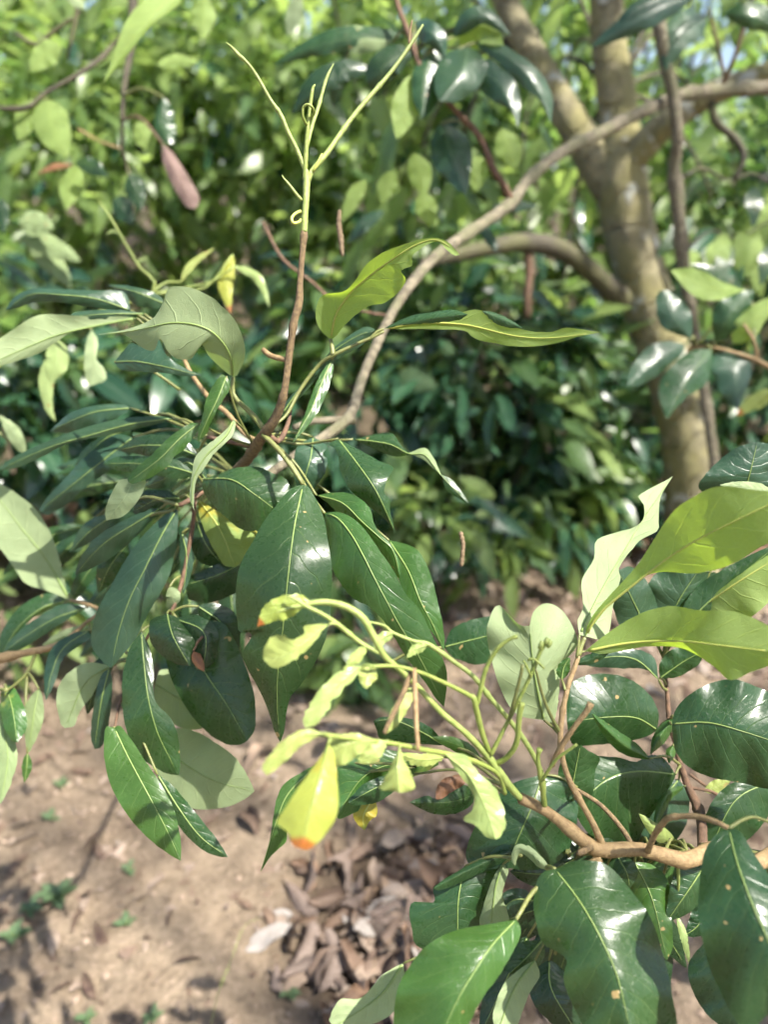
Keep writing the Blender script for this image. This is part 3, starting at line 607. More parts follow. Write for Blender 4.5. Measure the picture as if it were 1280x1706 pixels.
leaf(B, 'blue', (.615, .605, .6), '240,523 180,523 116,528', '210,517 160,516 125,520', '205,531 165,537 130,535', e=(.6, .4), pet='305,595,.63')
leaf(B, 'blue', (.62, .62, .64), '217,680 160,686 110,705 82,719', '200,673 160,675 120,686 97,704', '205,691 170,706 130,720 95,721', e=(.5, .2), pet='345,728,.57 280,700,.6')
leaf(B, 'blue', (.59, .60, .62), '288,697 220,706 150,725 80,746 -10,786', '250,693 190,700 120,719 60,743 20,763', '260,707 190,723 120,737 75,758 30,779', e=(.35, .35), pet='345,728,.57')
leaf(B, 'blue', (.64, .64, .66), '222,728 180,760 130,800 92,830 65,851', '190,725 145,757 110,795 78,829', '233,742 200,771 150,806 110,841 80,858', e=(.3, .2), pet='345,728,.57 280,715,.61')
leaf(B, 'deep', (.66, .66, .67), '220,712 170,735 127,788', '180,720 140,748 126,772', '218,735 180,757 145,783', e=(.4, .3), pet='345,728,.57')
leaf(B, 'fresh', (.515, .505, .50), '332,705 300,730 265,765 214,803', '315,706 280,730 255,755 226,780 213,796', '331,716 306,749 290,760 280,776 250,796 222,806', e=(.3, .25), pet='425,745,.55 370,725,.53', wave=.2)
leaf(B, 'pale', (.51, .505, .51), '222,798 207,830 177,867', '242,801 231,832 206,859', '200,800 186,820 175,848', e=(.1, .1), face='u', rib=False, pet='300,740,.52')
leaf(B, 'fresh', (.50, .495, .50), '377,627 362,665 345,700 329,737', '367,626 345,660 338,690 330,722', '383,646 369,670 353,700 345,721', e=(.4, .3), pet='425,745,.55 395,690,.52', wave=.2)
leaf(B, 'pale', (.49, .48, .475), '389,700 375,727 345,757 329,782 321,805 320,838 325,853', '374,718 345,741 325,762 318,802 316,832', '392,706 386,727 356,757 339,782 326,803 323,842', e=(.4, .4), face='u', pet='425,745,.55 405,715,.52')
leaf(B, 'dark', (.56, .56, .57), '327,790 280,777 220,772 171,773', '290,764 240,760 195,761', '300,798 250,791 200,785', e=(.3, .3), pet='345,818,.57')
leaf(B, 'deep', (.58, .58, .60), '330,760 290,745 240,742 195,750', w=44, e=(.3, .3), pet='345,728,.57')
leaf(B, 'blue', (.585, .58, .6), '345,800 310,770 270,800 235,812', w=36, e=(.3, .3), pet='345,818,.57')
leaf(B, 'dark', (.545, .525, .53), '338,798 385,799 425,824 470,858', '365,789 395,779 430,778 456,789 482,806', '337,812 346,832 370,856 400,881 428,884 455,872', e=(.3, .45), pet='345,818,.57', wave=.12)
leaf(B, 'blotchy', (.58, .57, .57), '330,832 365,880 392,945', '360,850 400,872 430,890 412,925', '332,860 348,900 372,940', e=(.2, .3), face='u', pet='345,818,.57')
leaf(B, 'deep', (.59, .58, .58), '425,925 370,955 308,975', '405,920 350,945 312,962', '418,970 360,1002 318,1000', e=(.1, .5), pet='410,815,.61')
leaf(B, 'blue', (.57, .57, .57), '303,888 311,930 305,990', w=26, e=(.3, .3), pet='320,880,.57')
leaf(B, 'deep', (.58, .58, .59), '328,870 345,910 375,945', w=60, e=(.3, .3), pet='320,850,.565')
leaf(B, 'blue', (.555, .545, .545), '295,848 270,890 240,950 215,1000 196,1058 185,1113', '272,860 240,890 210,930 185,975 165,1010 152,1050 154,1080 170,1102', '296,872 293,910 283,955 260,1000 240,1035 225,1066 203,1092', e=(.3, .35), pet='298,842,.55', wave=.12)
leaf(B, 'blue', (.57, .575, .59), '267,847 220,875 170,908 124,958', '245,850 200,870 160,895 133,930', '258,861 225,895 190,926 148,949', e=(.2, .4), pet='298,842,.55')
leaf(B, 'deep', (.575, .58, .59), '300,830 262,832 222,852', '275,817 240,818 225,835', '275,848 250,856 232,860', e=(.3, .3), pet='318,832,.555')
leaf(B, 'blue', (.61, .62, .63), '190,858 150,885 116,920', w=34, e=(.3, .3), pet='298,842,.55')
leaf(B, 'dark', (.60, .60, .61), '212,905 182,945 164,988', w=48, e=(.3, .3), pet='290,850,.555')
leaf(B, 'dark', (.55, .53, .535), '235,1052 240,1110 247,1165 262,1220 283,1264 297,1292', '216,1080 205,1120 204,1180 215,1230 240,1266 272,1286', '250,1080 256,1120 255,1152 262,1174 285,1198 297,1230 300,1270', e=(.25, .25), pet='260,1040,.56', wave=.1)
leaf(B, 'dark', (.56, .54, .54), '300,1040 340,1118 375,1170 412,1234', '277,1080 279,1110 289,1140 312,1182 342,1217 372,1238 398,1241', '365,1035 390,1065 404,1098 416,1130 425,1170 425,1214', e=(.25, .3), pet='285,1020,.56', wave=.08)
leaf(B, 'deep', (.545, .53, .53), '278,1022 288,1060 316,1110', '250,1035 253,1075 288,1104', '300,1032 322,1062 326,1100', e=(.6, .6), pet='285,1020,.56')
leaf(B, 'deep', (.545, .53, .53), '290,1030 340,1055 338,1117', '300,1040 315,1080 325,1112', '330,1025 362,1050 358,1100', e=(.8, .6), pet='285,1020,.56')
leaf(B, 'deep', (.56, .56, .57), '330,1010 370,1040 395,1090', w=60, e=(.3, .3), pet='285,1020,.56')
leaf(B, 'dead', (.53, .525, .52), '322,1085 332,1105 340,1118', w=20, e=(.6, .6), rib=False, pet='338,1060,.53', name='dead_tip')
leaf(B, 'pale', (.56, .56, .565), '282,978 288,995 278,1012', w=26, e=(.2, .2), face='u', rib=False, pet='300,960,.57')
leaf(B, 'fresh', (.51, .49, .485), '190,1213 215,1265 250,1330 277,1382 301,1434', '176,1212 173,1250 179,1292 200,1340 236,1386 276,1419', '203,1212 240,1265 270,1310 291,1352 301,1402', e=(.1, .25), pet='190,1215,.52', wave=.06)
leaf(B, 'dark', (.525, .52, .52), '262,1290 300,1350 335,1395 380,1428', '268,1320 295,1372 331,1411 358,1425', '288,1310 335,1365 363,1401', e=(.3, .2), pet='200,1170,.56')
leaf(B, 'pale', (.58, .565, .57), '255,1230 310,1275 360,1302 424,1318', '300,1213 342,1226 387,1258 411,1290', '250,1270 280,1310 320,1346 370,1346 406,1332', e=(.1, .1), face='u', pet='200,1170,.56', wave=.05)
leaf(B, 'pale', (.60, .60, .60), '258,1140 300,1165 350,1195', '270,1115 310,1128 345,1165', '256,1180 300,1212 335,1214', e=(.1, .1), face='u', pet='225,1100,.57')
leaf(B, 'blue', (.57, .57, .58), '182,1112 168,1170 157,1248', '166,1130 155,1180 151,1226', '187,1140 183,1190 171,1240', e=(.3, .3), pet='225,1100,.57')
leaf(B, 'pale', (.58, .58, .585), '185,1108 140,1140 108,1213', '140,1105 105,1130 93,1165 101,1205', '168,1130 152,1160 131,1188 124,1208', e=(.1, .2), face='u', pet='225,1100,.57')
leaf(B, 'deep', (.61, .61, .62), '190,1090 160,1130 145,1190', w=44, e=(.3, .3), pet='225,1100,.57')
rf = np.random.default_rng(21)
for q in range(24):
    an = math.radians(rf.uniform(95, 200)); r0 = rf.uniform(30, 280); L = rf.uniform(110, 180); zq = rf.uniform(.73, .82)
    x0, y0 = 400+math.cos(an)*r0, 790-math.sin(-an)*r0*1.05; a2 = an-rf.uniform(-.1, .5)
    x1, y1 = x0+math.cos(a2)*L, y0+math.sin(a2)*L
    if y1 > 1240 or x1 > 470: continue
    leaf(B, ('deep', 'dark', 'blue', 'deep')[q % 4], (zq, zq-.01, zq), f'{x0:.0f},{y0:.0f} {(x0+x1)/2+rf.normal(0, 8):.0f},{(y0+y1)/2+rf.normal(0, 8)-6:.0f} {x1:.0f},{y1:.0f}', w=rf.uniform(32, 56), e=(rf.uniform(.1, .6), rf.uniform(.1, .6)), wave=.16, pet='400,795,.66', pw=3, rows=26)
# glossy cluster on the red twig high on the bough
wood('twig', B, '852,335,1.08,16 838,305,1.06,12 822,282,1.05,13 808,245,1.04,11 790,215,1.03,12 765,190,1.02,11 745,168,1.01,9 720,140,1.0,9 700,110,1.0,10 690,82,1.0,10 678,48,1.0,10 662,5,1.0,9 650,-60,1.0,8', M['barkred'], 8, 60, knots=(.2, .45, .62))
T = dict(rib=False, rows=22)
leaf(B, 'blue', (1.0, .97, .96), '780,76 772,118 733,169', '745,88 727,115 724,147', '802,92 813,113 796,146 764,169', e=(.5, .4), pet='730,120,1.0', **T)
leaf(B, 'blue', (1.0, .98, .99), '795,70 850,98 892,142 919,207', '822,67 857,86 897,116 921,160', '800,82 830,104 868,142 900,168', e=(.5, .4), pet='730,120,1.0', **T)
leaf(B, 'blue', (1.0, .98, .98), '795,115 835,143 864,214', '815,98 855,130 867,168', '792,140 825,172 850,182', e=(.3, .5), pet='745,168,1.01', **T)
leaf(B, 'dark', (1.0, .99, .99), '722,75 708,130 703,197', '690,115 688,165 700,190', '738,100 732,160 716,190', e=(.3, .3), pet='700,110,1.0', **T)
leaf(B, 'limeu', (1.01, 1.0, 1.0), '700,120 677,180 661,232', w=58, e=(-.2, .1), face='u', pet='700,110,1.0', **T)
leaf(B, 'blue', (1.0, .98, .99), '755,62 800,24 852,60', w=36, e=(.4, .4), pet='700,110,1.0', **T)
leaf(B, 'limeu', (1.02, 1.0, .99), '770,80 800,50 840,75', w=60, e=(-.2, 0), face='u', pet='700,110,1.0', **T)
leaf(B, 'blue', (1.01, .98, .99), '690,40 725,60 742,98', w=44, e=(.4, .3), pet='690,82,1.0', **T)
leaf(B, 'blue', (1.06, 1.05, 1.05), '735,205 752,255 776,325', w=74, e=(.3, .3), pet='790,215,1.03', **T)
leaf(B, 'deep', (1.0, 1.0, 1.02), '690,85 640,110 628,165', w=60, e=(.3, .3), pet='690,82,1.0', **T)
leaf(B, 'dark', (1.02, 1.02, 1.05), '675,60 600,62 530,76 456,108', w=46, e=(.3, .3), pet='678,48,1.0', **T)
leaf(B, 'dark', (1.02, 1.02, 1.05), '655,70 590,65 545,60', w=50, e=(.3, .3), face='u', pet='678,48,1.0', **T)
leaf(B, 'deep', (1.03, 1.02, 1.04), '610,112 545,130 486,190', w=50, e=(.3, .3), pet='690,82,1.0', **T)
leaf(B, 'deep', (1.03, 1.02, 1.04), '620,118 570,120 556,180', w=40, e=(.3, .3), pet='690,82,1.0', **T)
leaf(B, 'pale', (1.1, 1.1, 1.1), '500,-10 488,30 480,62', w=30, face='u', pet='560,-30,1.1', **T)
for q, (x, y, dx, dy, wd, mt, fc) in enumerate([(690, 255, 18, 75, 44, 'limeu', 'u'), (655, 285, -18, 55, 36, 'limeu', 'u'), (700, 320, 20, 60, 40, 'limeu', 'u'), (640, 350, -60, 55, 26, 'blue', 't'), (760, 250, 40, 60, 40, 'limeu', 'u'),
        (835, 215, 25, 70, 50, 'limeu', 'u'), (800, 260, -8, 60, 40, 'limeu', 'u'), (610, 300, -40, 70, 30, 'limeu', 'u'), (820, 345, 75, -3, 24, 'blue', 't'), (800, 375, 28, 45, 22, 'blue', 't')]):
    zq = 1.15+0.03*(q % 4)
    leaf(B, mt, (zq, zq, zq), f'{x},{y} {x+dx*.55},{y+dy*.45} {x+dx},{y+dy}', w=wd, e=(.2, .1), face=fc, **T)
# twigs and leaves where the bough comes in from the side
wood('twig', B, '1205,140,1.48,9 1225,95,1.44,8 1240,45,1.42,7 1255,-5,1.4,6', M['barkred'], 7, 16)
wood('twig', B, '1207,125,1.47,7 1195,70,1.45,6 1185,30,1.44,5', M['barkred'], 7, 12)
wood('twig', B, '1185,170,1.5,14 1195,205,1.5,14 1225,230,1.5,13 1240,262,1.5,12 1225,300,1.5,6', M['limb'], 8, 24)
leaf(B, 'blue', (1.2, 1.18, 1.2), '1160,-10 1080,25 983,80', w=46, e=(.4, .4), pet='1255,-5,1.4', **T)
leaf(B, 'blue', (1.2, 1.18, 1.2), '1145,-18 1060,20 1008,78', w=34, e=(.4, .4), pet='1255,-5,1.4', **T)
leaf(B, 'blue', (1.35, 1.32, 1.33), '1178,28 1130,58 1108,118', w=66, e=(.4, .2), pet='1185,30,1.44', **T)
leaf(B, 'dark', (1.3, 1.28, 1.3), '1300,45 1250,25 1205,24', w=52, e=(.3, .4), pet='1255,-5,1.4', **T)

# ================================================================== slender upright stem with the leaf cluster before the trunk
S = thing('young_tree', 'slender upright stem beside the leaning trunk, with glossy dark leaves hanging before the trunk', 'tree', PY(1205, 1130, 1.5))
S.location.z = float(gheight(S.location.x, S.location.y)); ORIGIN[S.name] = Vector(S.location)
wood('trunk', S, '1240,1290,1.62,17.0 1215,1000,1.6,18.7 1190,760,1.58,18.7 1165,600,1.56,18.7 1148,500,1.5,20.4 1138,430,1.47,22.1 1130,340,1.43,23.8 1124,280,1.41,22.9 1130,235,1.38,22.1 1124,170,1.36,22.1 1112,110,1.34,23.8 1098,30,1.32,25.5 1092,-80,1.3,25.5 1085,-400,1.25,23.8', M['bark'], 10, 90, knots=(.42, .53, .6, .66), rough=0.035)
wood('branch', S, '1165,600,1.56,14 1150,585,1.3,9 1160,577,1.12,7 1195,580,1.07,6 1225,588,1.06,7 1262,600,1.06,9 1330,640,1.1,10', M['barktan'], 7, 30)
wood('twig', S, '1262,600,1.06,8 1258,570,1.05,6 1240,540,1.05,5', M['barktan'], 7, 12)
K = dict(pet='1160,577,1.12', rows=24, rib=False)
leaf(S, 'blue', (1.06, 1.05, 1.06), '1152,565 1125,530 1107,483', '1105,545 1093,505 1098,488', '1155,545 1150,515 1128,487', e=(.3, .3), **K)
leaf(S, 'blue', (1.06, 1.04, 1.03), '1142,574 1100,600 1046,643', '1110,568 1075,582 1048,622', '1135,592 1095,626 1065,643', e=(.3, .3), **K)
leaf(S, 'dark', (1.06, 1.03, 1.02), '1186,582 1148,630 1112,699', '1150,586 1106,625 1098,656 1107,688', '1188,600 1176,640 1142,664', e=(.3, .3), **K)
leaf(S, 'blue', (1.07, 1.05, 1.05), '1220,585 1226,622 1231,683', '1190,592 1188,622 1212,668', '1246,590 1253,620 1242,655', e=(.3, .3), **K)
leaf(S, 'dark', (1.07, 1.05, 1.05), '1193,572 1215,530 1258,484', '1187,540 1196,505 1240,485', '1212,562 1246,525', e=(.3, .3), **K)
leaf(S, 'limeu', (1.07, 1.05, 1.05), '1248,484 1190,480 1118,450', '1205,470 1175,452 1145,446', '1200,500 1165,497 1140,478', e=(-.1, -.1), face='u', pet='1258,570,1.05', rows=24, rib=False)
leaf(S, 'limeu', (1.07, 1.05, 1.05), '1222,572 1250,538 1300,490', w=46, e=(-.1, -.1), face='u', **K)
leaf(S, 'dark', (1.1, 1.09, 1.09), '1250,500 1190,455 1150,440', w=30, **K)
leaf(S, 'yellow', (1.2, 1.2, 1.2), '1290,650 1255,672 1228,692', w=30, face='u', rows=20, pet='1330,640,1.1')
rg = np.random.default_rng(9)
wood('twig', S, '1133,300,1.42,7 1170,280,1.5,6 1215,300,1.58,5 1260,290,1.64,4 1310,330,1.7,3', M['limb'], 6, 20)
wood('twig', S, '1138,420,1.47,6 1185,385,1.55,5 1230,395,1.62,4 1300,360,1.68,3', M['limb'], 6, 20)
for q in range(16):
    x = 1150+rg.random()*150; y = 300+rg.random()*140; d = rg.normal(0, 30); zq = 1.5+rg.random()*.3
    leaf(S, ('limeu', 'limeu', 'dark')[q % 3], (zq, zq-.02, zq-.02), f'{x:.0f},{y:.0f} {x+d*.5:.0f},{y+35:.0f} {x+d:.0f},{y+70:.0f}', w=34, e=(0, 0), face='ut'[q % 3 == 2], rows=14, rib=False)

# ================================================================== dark hanging branch, upper left
H = thing('hanging_branch', 'dark thin branch hanging in the upper left with drooping leaves and one dead brown leaf', 'branch', P(220, -260, 1.35))
wood('stem', H, '650,-500,2.18,24 420,-430,1.75,24 225,-260,1.35,20 222,-60,1.33,17 220,60,1.32,16 212,110,1.31,12 205,160,1.3,9 203,215,1.3,7 202,245,1.3,8 212,280,1.3,7 222,330,1.3,6 224,360,1.3,4', M['limb'], 8, 60, knots=(.5, .62))
wood('branch', H, '218,45,1.32,9 188,75,1.3,9 165,100,1.28,9 120,130,1.26,8 75,155,1.25,8 42,180,1.24,9 -20,178,1.23,6', M['limb'], 8, 36, knots=(.3, .86))
wood('branch', H, '222,-200,1.33,9 140,-40,1.3,9 128,20,1.3,9 118,70,1.3,6 112,100,1.3,4', M['limb'], 7, 22)
wood('twig', H, '120,30,1.3,7 85,55,1.3,8 60,75,1.3,9 25,55,1.3,6', M['limb'], 7, 14)
wood('twig', H, '202,248,1.3,4 165,235,1.3,4 130,215,1.3,5', M['barktan'], 6, 10)
Q = dict(rows=22, rib=False)
leaf(H, 'limeu', (.95, .92, .92), '305,-25 250,30 205,85 172,138', '270,-25 220,20 198,65', '300,5 255,40 215,88', e=(.1, .5), face='u', pet='222,-60,1.33', **Q)
leaf(H, 'dark', (1.25, 1.25, 1.25), '272,162 266,200 282,240', '262,180 256,210 268,236', '285,178 292,210 290,235', e=(.3, .3), pet='203,160,1.3', **Q)
leaf(H, 'dead', (1.2, 1.18, 1.18), '270,238 288,280 325,348', '272,272 292,318 310,343', '290,258 316,298 332,332', e=(.3, .1), face='u', pet='203,200,1.3', name='dead_leaf', label='pinkish brown dead leaf', **Q)
leaf(H, 'limeu', (1.25, 1.24, 1.24), '78,165 85,205 112,262', w=70, e=(.1, .1), face='u', pet='60,168,1.25', **Q)
for q, (x, y, dx, dy, wd, mt, fc) in enumerate([(60, 165, -30, 70, 46, 'limeu', 'u'), (125, 270, 55, 25, 30, 'deep', 't'), (130, 275, -20, 75, 44, 'limeu', 'u'), (122, 275, -62, 15, 12, 'dead', 't'), (215, 290, 20, 60, 40, 'deep', 't'), (30, 370, 60, 10, 44, 'dark', 'u'),
        (30, 395, 105, 40, 40, 'dark', 'u'), (45, 400, 75, 80, 42, 'dark', 'u'), (0, 330, 6, 60, 26, 'deep', 't'), (225, 205, 30, 55, 40, 'limeu', 'u'), (262, 108, 70, -4, 28, 'limeu', 'u'), (340, -8, -2, 75, 44, 'limeu', 'u'), (140, 15, -45, -40, 24, 'pale', 'u'), (100, 75, -50, 45, 50, 'limeu', 'u'), (190, 330, 30, 45, 46, 'deep', 't')]):
    zq = 1.25+0.03*(q % 4)
    leaf(H, mt, (zq, zq, zq), f'{x},{y} {x+dx*.5},{y+dy*.45-4} {x+dx},{y+dy}', w=wd, e=(.2, .2), face=fc, **Q)

# ================================================================== low branch reaching in from the left
D = thing('low_branch', 'low tan branch reaching in over the bare soil with pale and waxy blue-green leaves', 'branch', P(-420, 1190, .75))
pt = P(-420, 1190, .75); gz = float(gheight(pt.x, pt.y))
V, Fc, U = tube_data(spline([(pt.x-.03, pt.y, gz-.03), (pt.x-.01, pt.y+.01, pt.z*.5), tuple(pt), (pt.x+.02, pt.y, pt.z+.5)], 16), np.linspace(.016, .006, 16), 8, .02)
link('trunk', mesh('trunk', V, Fc, M['bark'], U, True, pt), D, pt)
wood('stem', D, '-420,1190,.75,26 -200,1140,.70,22 -40,1102,.66,18 0,1097,.65,17 40,1088,.64,14 80,1080,.635,13 120,1066,.63,10 150,1052,.625,8', M['barktan'], 9, 46, knots=(.6, .8))
wood('twig', D, '100,1074,.635,8 140,1040,.64,7 165,1018,.65,7 142,1006,.66,7 118,1000,.67,7', M['barktan'], 7, 24)
wood('twig', D, '60,1085,.64,7 45,1120,.62,6 25,1140,.60,5 10,1150,.58,5', M['petiole'], 7, 14)
wood('shoot', D, '-200,1140,.70,9 -60,700,.8,8 60,560,.85,7 250,490,.85,6 228,440,.85,6 205,400,.85,5 185,365,.85,5 163,333,.85,2', M['shootgreen'], 7, 60)
leaf(D, 'pale', (.71, .70, .70), '115,999 75,930 35,880 0,835 -45,795', '109,975 98,930 85,890 60,850 25,820 -15,800', '80,985 40,970 5,920 -35,880 -50,830', e=(-.1, -.1), face='u', pet='118,1000,.67', wave=.05)
leaf(D, 'dark', (.68, .67, .67), '112,1000 70,1013 30,1045 -2,1095', '80,988 40,1005 14,1032 0,1060', '72,1014 42,1042 10,1078', e=(.4, .3), pet='118,1000,.67')
leaf(D, 'blue', (.67, .66, .65), '145,1012 92,1030 42,1060 4,1087', '105,1006 60,1030 20,1062', '122,1026 82,1052 30,1084', e=(.3, .3), pet='142,1006,.66')
leaf(D, 'pale', (.68, .68, .68), '105,1008 70,1015 40,1030', w=22, face='u', pet='118,1000,.67')
leaf(D, 'blue', (.62, .61, .60), '148,1050 105,1080 86,1120 76,1167', '120,1056 88,1077 75,1112 73,1150', '150,1062 106,1096 93,1131', e=(.4, .3), pet='150,1052,.625')
leaf(D, 'pale', (.66, .66, .66), '150,1045 110,1060 70,1075', w=26, face='u', pet='150,1052,.625')
leaf(D, 'spotted', (.60, .58, .57), '8,1142 20,1180 28,1237', '24,1146 42,1185 43,1215', '0,1160 4,1205 18,1232', e=(.2, .3), pet='10,1150,.58')
leaf(D, 'dark', (.61, .60, .60), '64,1148 56,1190 47,1255', w=36, face='u', pet='45,1120,.62')
leaf(D, 'dark', (.60, .58, .57), '-8,1160 12,1255 0,1340', '10,1190 28,1255 20,1300 12,1318', '-25,1200 -25,1300', face='u', pet='10,1150,.58')
leaf(D, 'fresh', (.60, .60, .60), '45,1255 44,1280 40,1304', w=18, pet='45,1120,.62')
leaf(D, 'pale', (.80, .79, .79), '152,548 158,595 152,643', '142,575 140,615 146,640', '163,570 160,600 172,612 176,632', face='u', rib=False, pet='60,560,.85')
leaf(D, 'young', (.84, .83, .83), '100,570 78,630 80,675 92,702', w=30, face='u', rib=False, pet='60,560,.85')
leaf(D, 'young', (.84, .83, .83), '90,565 95,600 80,640', w=44, face='u', rib=False, pet='60,560,.85')
leaf(D, 'pale', (.80, .79, .79), '42,757 20,718 -4,690', w=26, face='u', rib=False, pet='-60,700,.8')
leaf(D, 'young', (.85, .85, .85), '205,395 190,385 176,390', w=8, rib=False, pet='205,400,.85', pw=3)
leaf(D, 'young', (.85, .85, .85), '225,440 240,430 246,434', w=8, rib=False, pet='226,440,.85', pw=3)
leaf(D, 'young', (.85, .85, .85), '390,443 430,464 449,512', w=16, rib=False, pet='250,490,.85 350,470,.86', pw=4)
leaf(D, 'yellow', (.86, .86, .86), '388,424 376,470 384,522', w=28, rib=False, pet='250,490,.85 340,480,.86', pw=4)
leaf(D, 'young', (.88, .88, .88), '300,470 320,440 358,412', w=14, rib=False, pet='250,490,.85', pw=4)
# ================================================================== branch on the right with the chewed lime shoots
C = thing('chewed_tree', 'young tree branch with chewed lime-yellow shoots, glowing lime leaves and large glossy dark leaves', 'tree', PY(1750, 1500, .66))
C.location.z = float(gheight(C.location.x, C.location.y)); ORIGIN[C.name] = Vector(C.location)
bx, by = C.location.x, C.location.y
V, Fc, U = tube_data(spline([(bx, by, -0.03), (bx-.01, by+.01, 0.5), (bx+.02, by, 1.0), (bx, by+.03, 1.6), (bx+.03, by, 2.1)], 20), np.linspace(0.022, 0.010, 20), 9, 0.02)
link('trunk', mesh('trunk', V, Fc, M['bark'], U, True, C.location), C, C.location)
e0 = Vector((bx, by+.005, 0.86)); rel = e0-CAM; ez = rel.dot(FWD); ex = CX+F*rel.dot(RIGHT)/ez; ey = CY-F*rel.dot(UP)/ez
W = wood('branch', C, f'{ex},{ey},{ez},30 1330,1395,.48,28 1230,1405,.455,28 1172,1424,.445,29 1140,1434,.44,31 1105,1424,.437,27 1060,1414,.434,25 1010,1417,.432,28 985,1412,.43,26 962,1392,.428,21 930,1365,.425,19 900,1345,.42,19 868,1330,.417,20', M['barktan'], 12, 90, knots=(.62, .72, .80, .85, .96), rough=0.035)
wood('stump', W, '1000,1430,.43,16 985,1440,.428,16 960,1445,.425,12', M['barktan'], 8, 10)
wood('bud_cluster', W, '985,1412,.425,12 972,1418,.418,13 964,1424,.415,9', M['barkbrown'], 7, 8, rough=.15)
wood('twig', C, '1004,1408,.432,15 990,1375,.43,12 972,1342,.428,11 950,1302,.427,11 938,1265,.427,10 934,1225,.428,10 938,1185,.43,10 948,1140,.432,9 958,1112,.434,9 966,1088,.435,8', M['barktan'], 9, 50, knots=(.3, .56, .72))
wood('dry_petiole', C, '920,1275,.42,11 935,1245,.415,11 960,1208,.41,10 978,1185,.408,11 985,1172,.407,14', M['barktan'], 8, 20)
wood('twig', C, '1055,1410,.45,10 1035,1378,.46,9 1000,1340,.465,8 956,1312,.47,7', M['barkbrown'], 8, 22)
wood('twig', C, '1080,1418,.43,12 1092,1390,.415,11 1105,1372,.405,11 1118,1362,.40,11 1160,1360,.39,11 1195,1370,.38,10 1215,1380,.375,9', M['barktan'], 8, 34, knots=(.42, .62))
wood('twig', C, '1215,1380,.375,7 1240,1365,.38,7 1262,1362,.385,6 1300,1378,.39,6', M['petiole'], 7, 14)
wood('twig', C, '1172,1424,.47,18 1168,1360,.50,18 1148,1312,.52,14 1135,1275,.525,11 1128,1245,.53,9 1116,1200,.535,9 1112,1150,.54,8 1106,1095,.545,7', M['barkred'], 8, 44, knots=(.3, .55))
wood('twig', C, '1148,1312,.52,6 1185,1318,.53,6 1205,1330,.54,6 1150,1290,.55,5', M['barkred'], 7, 12)
# lime shoots
S1 = wood('shoot', C, '868,1330,.417,11.8 848,1308,.412,14.3 828,1280,.405,14.3 805,1250,.40,13.4 770,1216,.392,10.9 735,1186,.385,10.9 695,1143,.377,10.1 660,1110,.37,10.1 640,1092,.367,11.8 620,1055,.363,12.6 603,1028,.361,13.4 575,1010,.36,12.6 540,1003,.359,11.8 505,1008,.358,10.1 475,1015,.357,7.6 445,1025,.357,5.0', M['shoot'], 10, 110, knots=(.55,), rough=.02)
wood('shoot', C, '906,1338,.418,9.2 905,1300,.415,10.1 895,1270,.412,9.2 872,1230,.408,10.1 845,1195,.404,9.2 815,1160,.40,9.2 790,1128,.397,9.2 760,1105,.394,8.4 715,1074,.39,9.2 690,1068,.388,6.7 655,1054,.385,5.9 640,1042,.383,5.0 610,1035,.38,4.2', M['shoot'], 9, 80, knots=(.5, .72))
wood('shoot', C, '632,1088,.366,7.6 600,1070,.364,8.4 565,1042,.36,9.2 535,1022,.356,7.6 510,1010,.353,6.7 495,1000,.352,6.7 478,992,.352,4.2', M['shoot'], 8, 40, knots=(.35,))
wood('shoot', C, '842,1322,.413,8.4 830,1290,.405,8.4 790,1268,.39,9.2 745,1256,.375,9.2 700,1248,.36,9.2 650,1238,.348,8.4 600,1232,.338,8.4 555,1226,.33,8.4 525,1222,.325,6.7', M['shootgreen'], 9, 54)
wood('shoot', C, '815,1252,.40,9.2 805,1225,.395,10.1 797,1195,.39,10.9 790,1165,.385,10.9 786,1158,.384,7.6', M['shootgreen'], 9, 22)
wood('shoot', C, '790,1163,.385,8.4 770,1152,.38,8.4 735,1135,.372,7.6 700,1120,.364,6.7 660,1110,.357,6.7 620,1110,.35,6.7', M['shootgreen'], 8, 34)
wood('shoot', C, '796,1172,.388,8.4 803,1140,.386,8.4 812,1110,.384,7.6 830,1080,.381,8.4 850,1065,.379,6.7 863,1060,.378,6.7', M['shootgreen'], 8, 34, knots=(.45, .97))
wood('shoot', C, '818,1258,.40,8.4 845,1205,.397,7.6 862,1172,.395,7.6 880,1135,.393,7.6 893,1105,.391,7.6 903,1080,.39,7.6 911,1070,.389,8.4', M['shootgreen'], 8, 40, knots=(.5, .82, .97))
wood('shoot', C, '824,1274,.405,10.9 845,1262,.40,10.1 860,1240,.395,10.1 864,1215,.392,10.1 866,1190,.39,10.9 870,1171,.389,11.8', M['shootgreen'], 9, 34)
wood('shoot', C, '848,1200,.396,6.7 858,1165,.392,6.7 868,1125,.388,6.7 871,1108,.387,6.7', M['petiole'], 8, 20)
wood('shoot', C, '908,1342,.415,10.1 903,1305,.408,10.1 898,1275,.405,8.4 897,1258,.404,7.6 900,1248,.403,11.8', M['shootgreen'], 8, 24)
wood('shoot', C, '904,1300,.406,6.7 925,1268,.40,5.9 945,1252,.397,5.9 962,1240,.395,5.0', M['shootgreen'], 7, 16)
wood('shoot', C, '932,1218,.428,6.7 918,1192,.424,6.7 905,1160,.42,5.9 897,1130,.417,5.0 893,1115,.415,4.2', M['petiole'], 7, 22)
wood('shoot', C, '880,1100,.39,5.0 890,1098,.389,5.0 908,1114,.388,4.2', M['shootgreen'], 6, 8)
wood('shoot', C, '886,1128,.391,5.0 875,1104,.39,5.0 872,1100,.39,3.4', M['shootgreen'], 6, 8)
for x, y in ((911, 1068), (902, 1074), (916, 1072)):
    wood('bud', C, f'{x-3},{y+6},.389,7 {x},{y},.388,10 {x+2},{y-6},.388,6', M['shoot'], 7, 8)
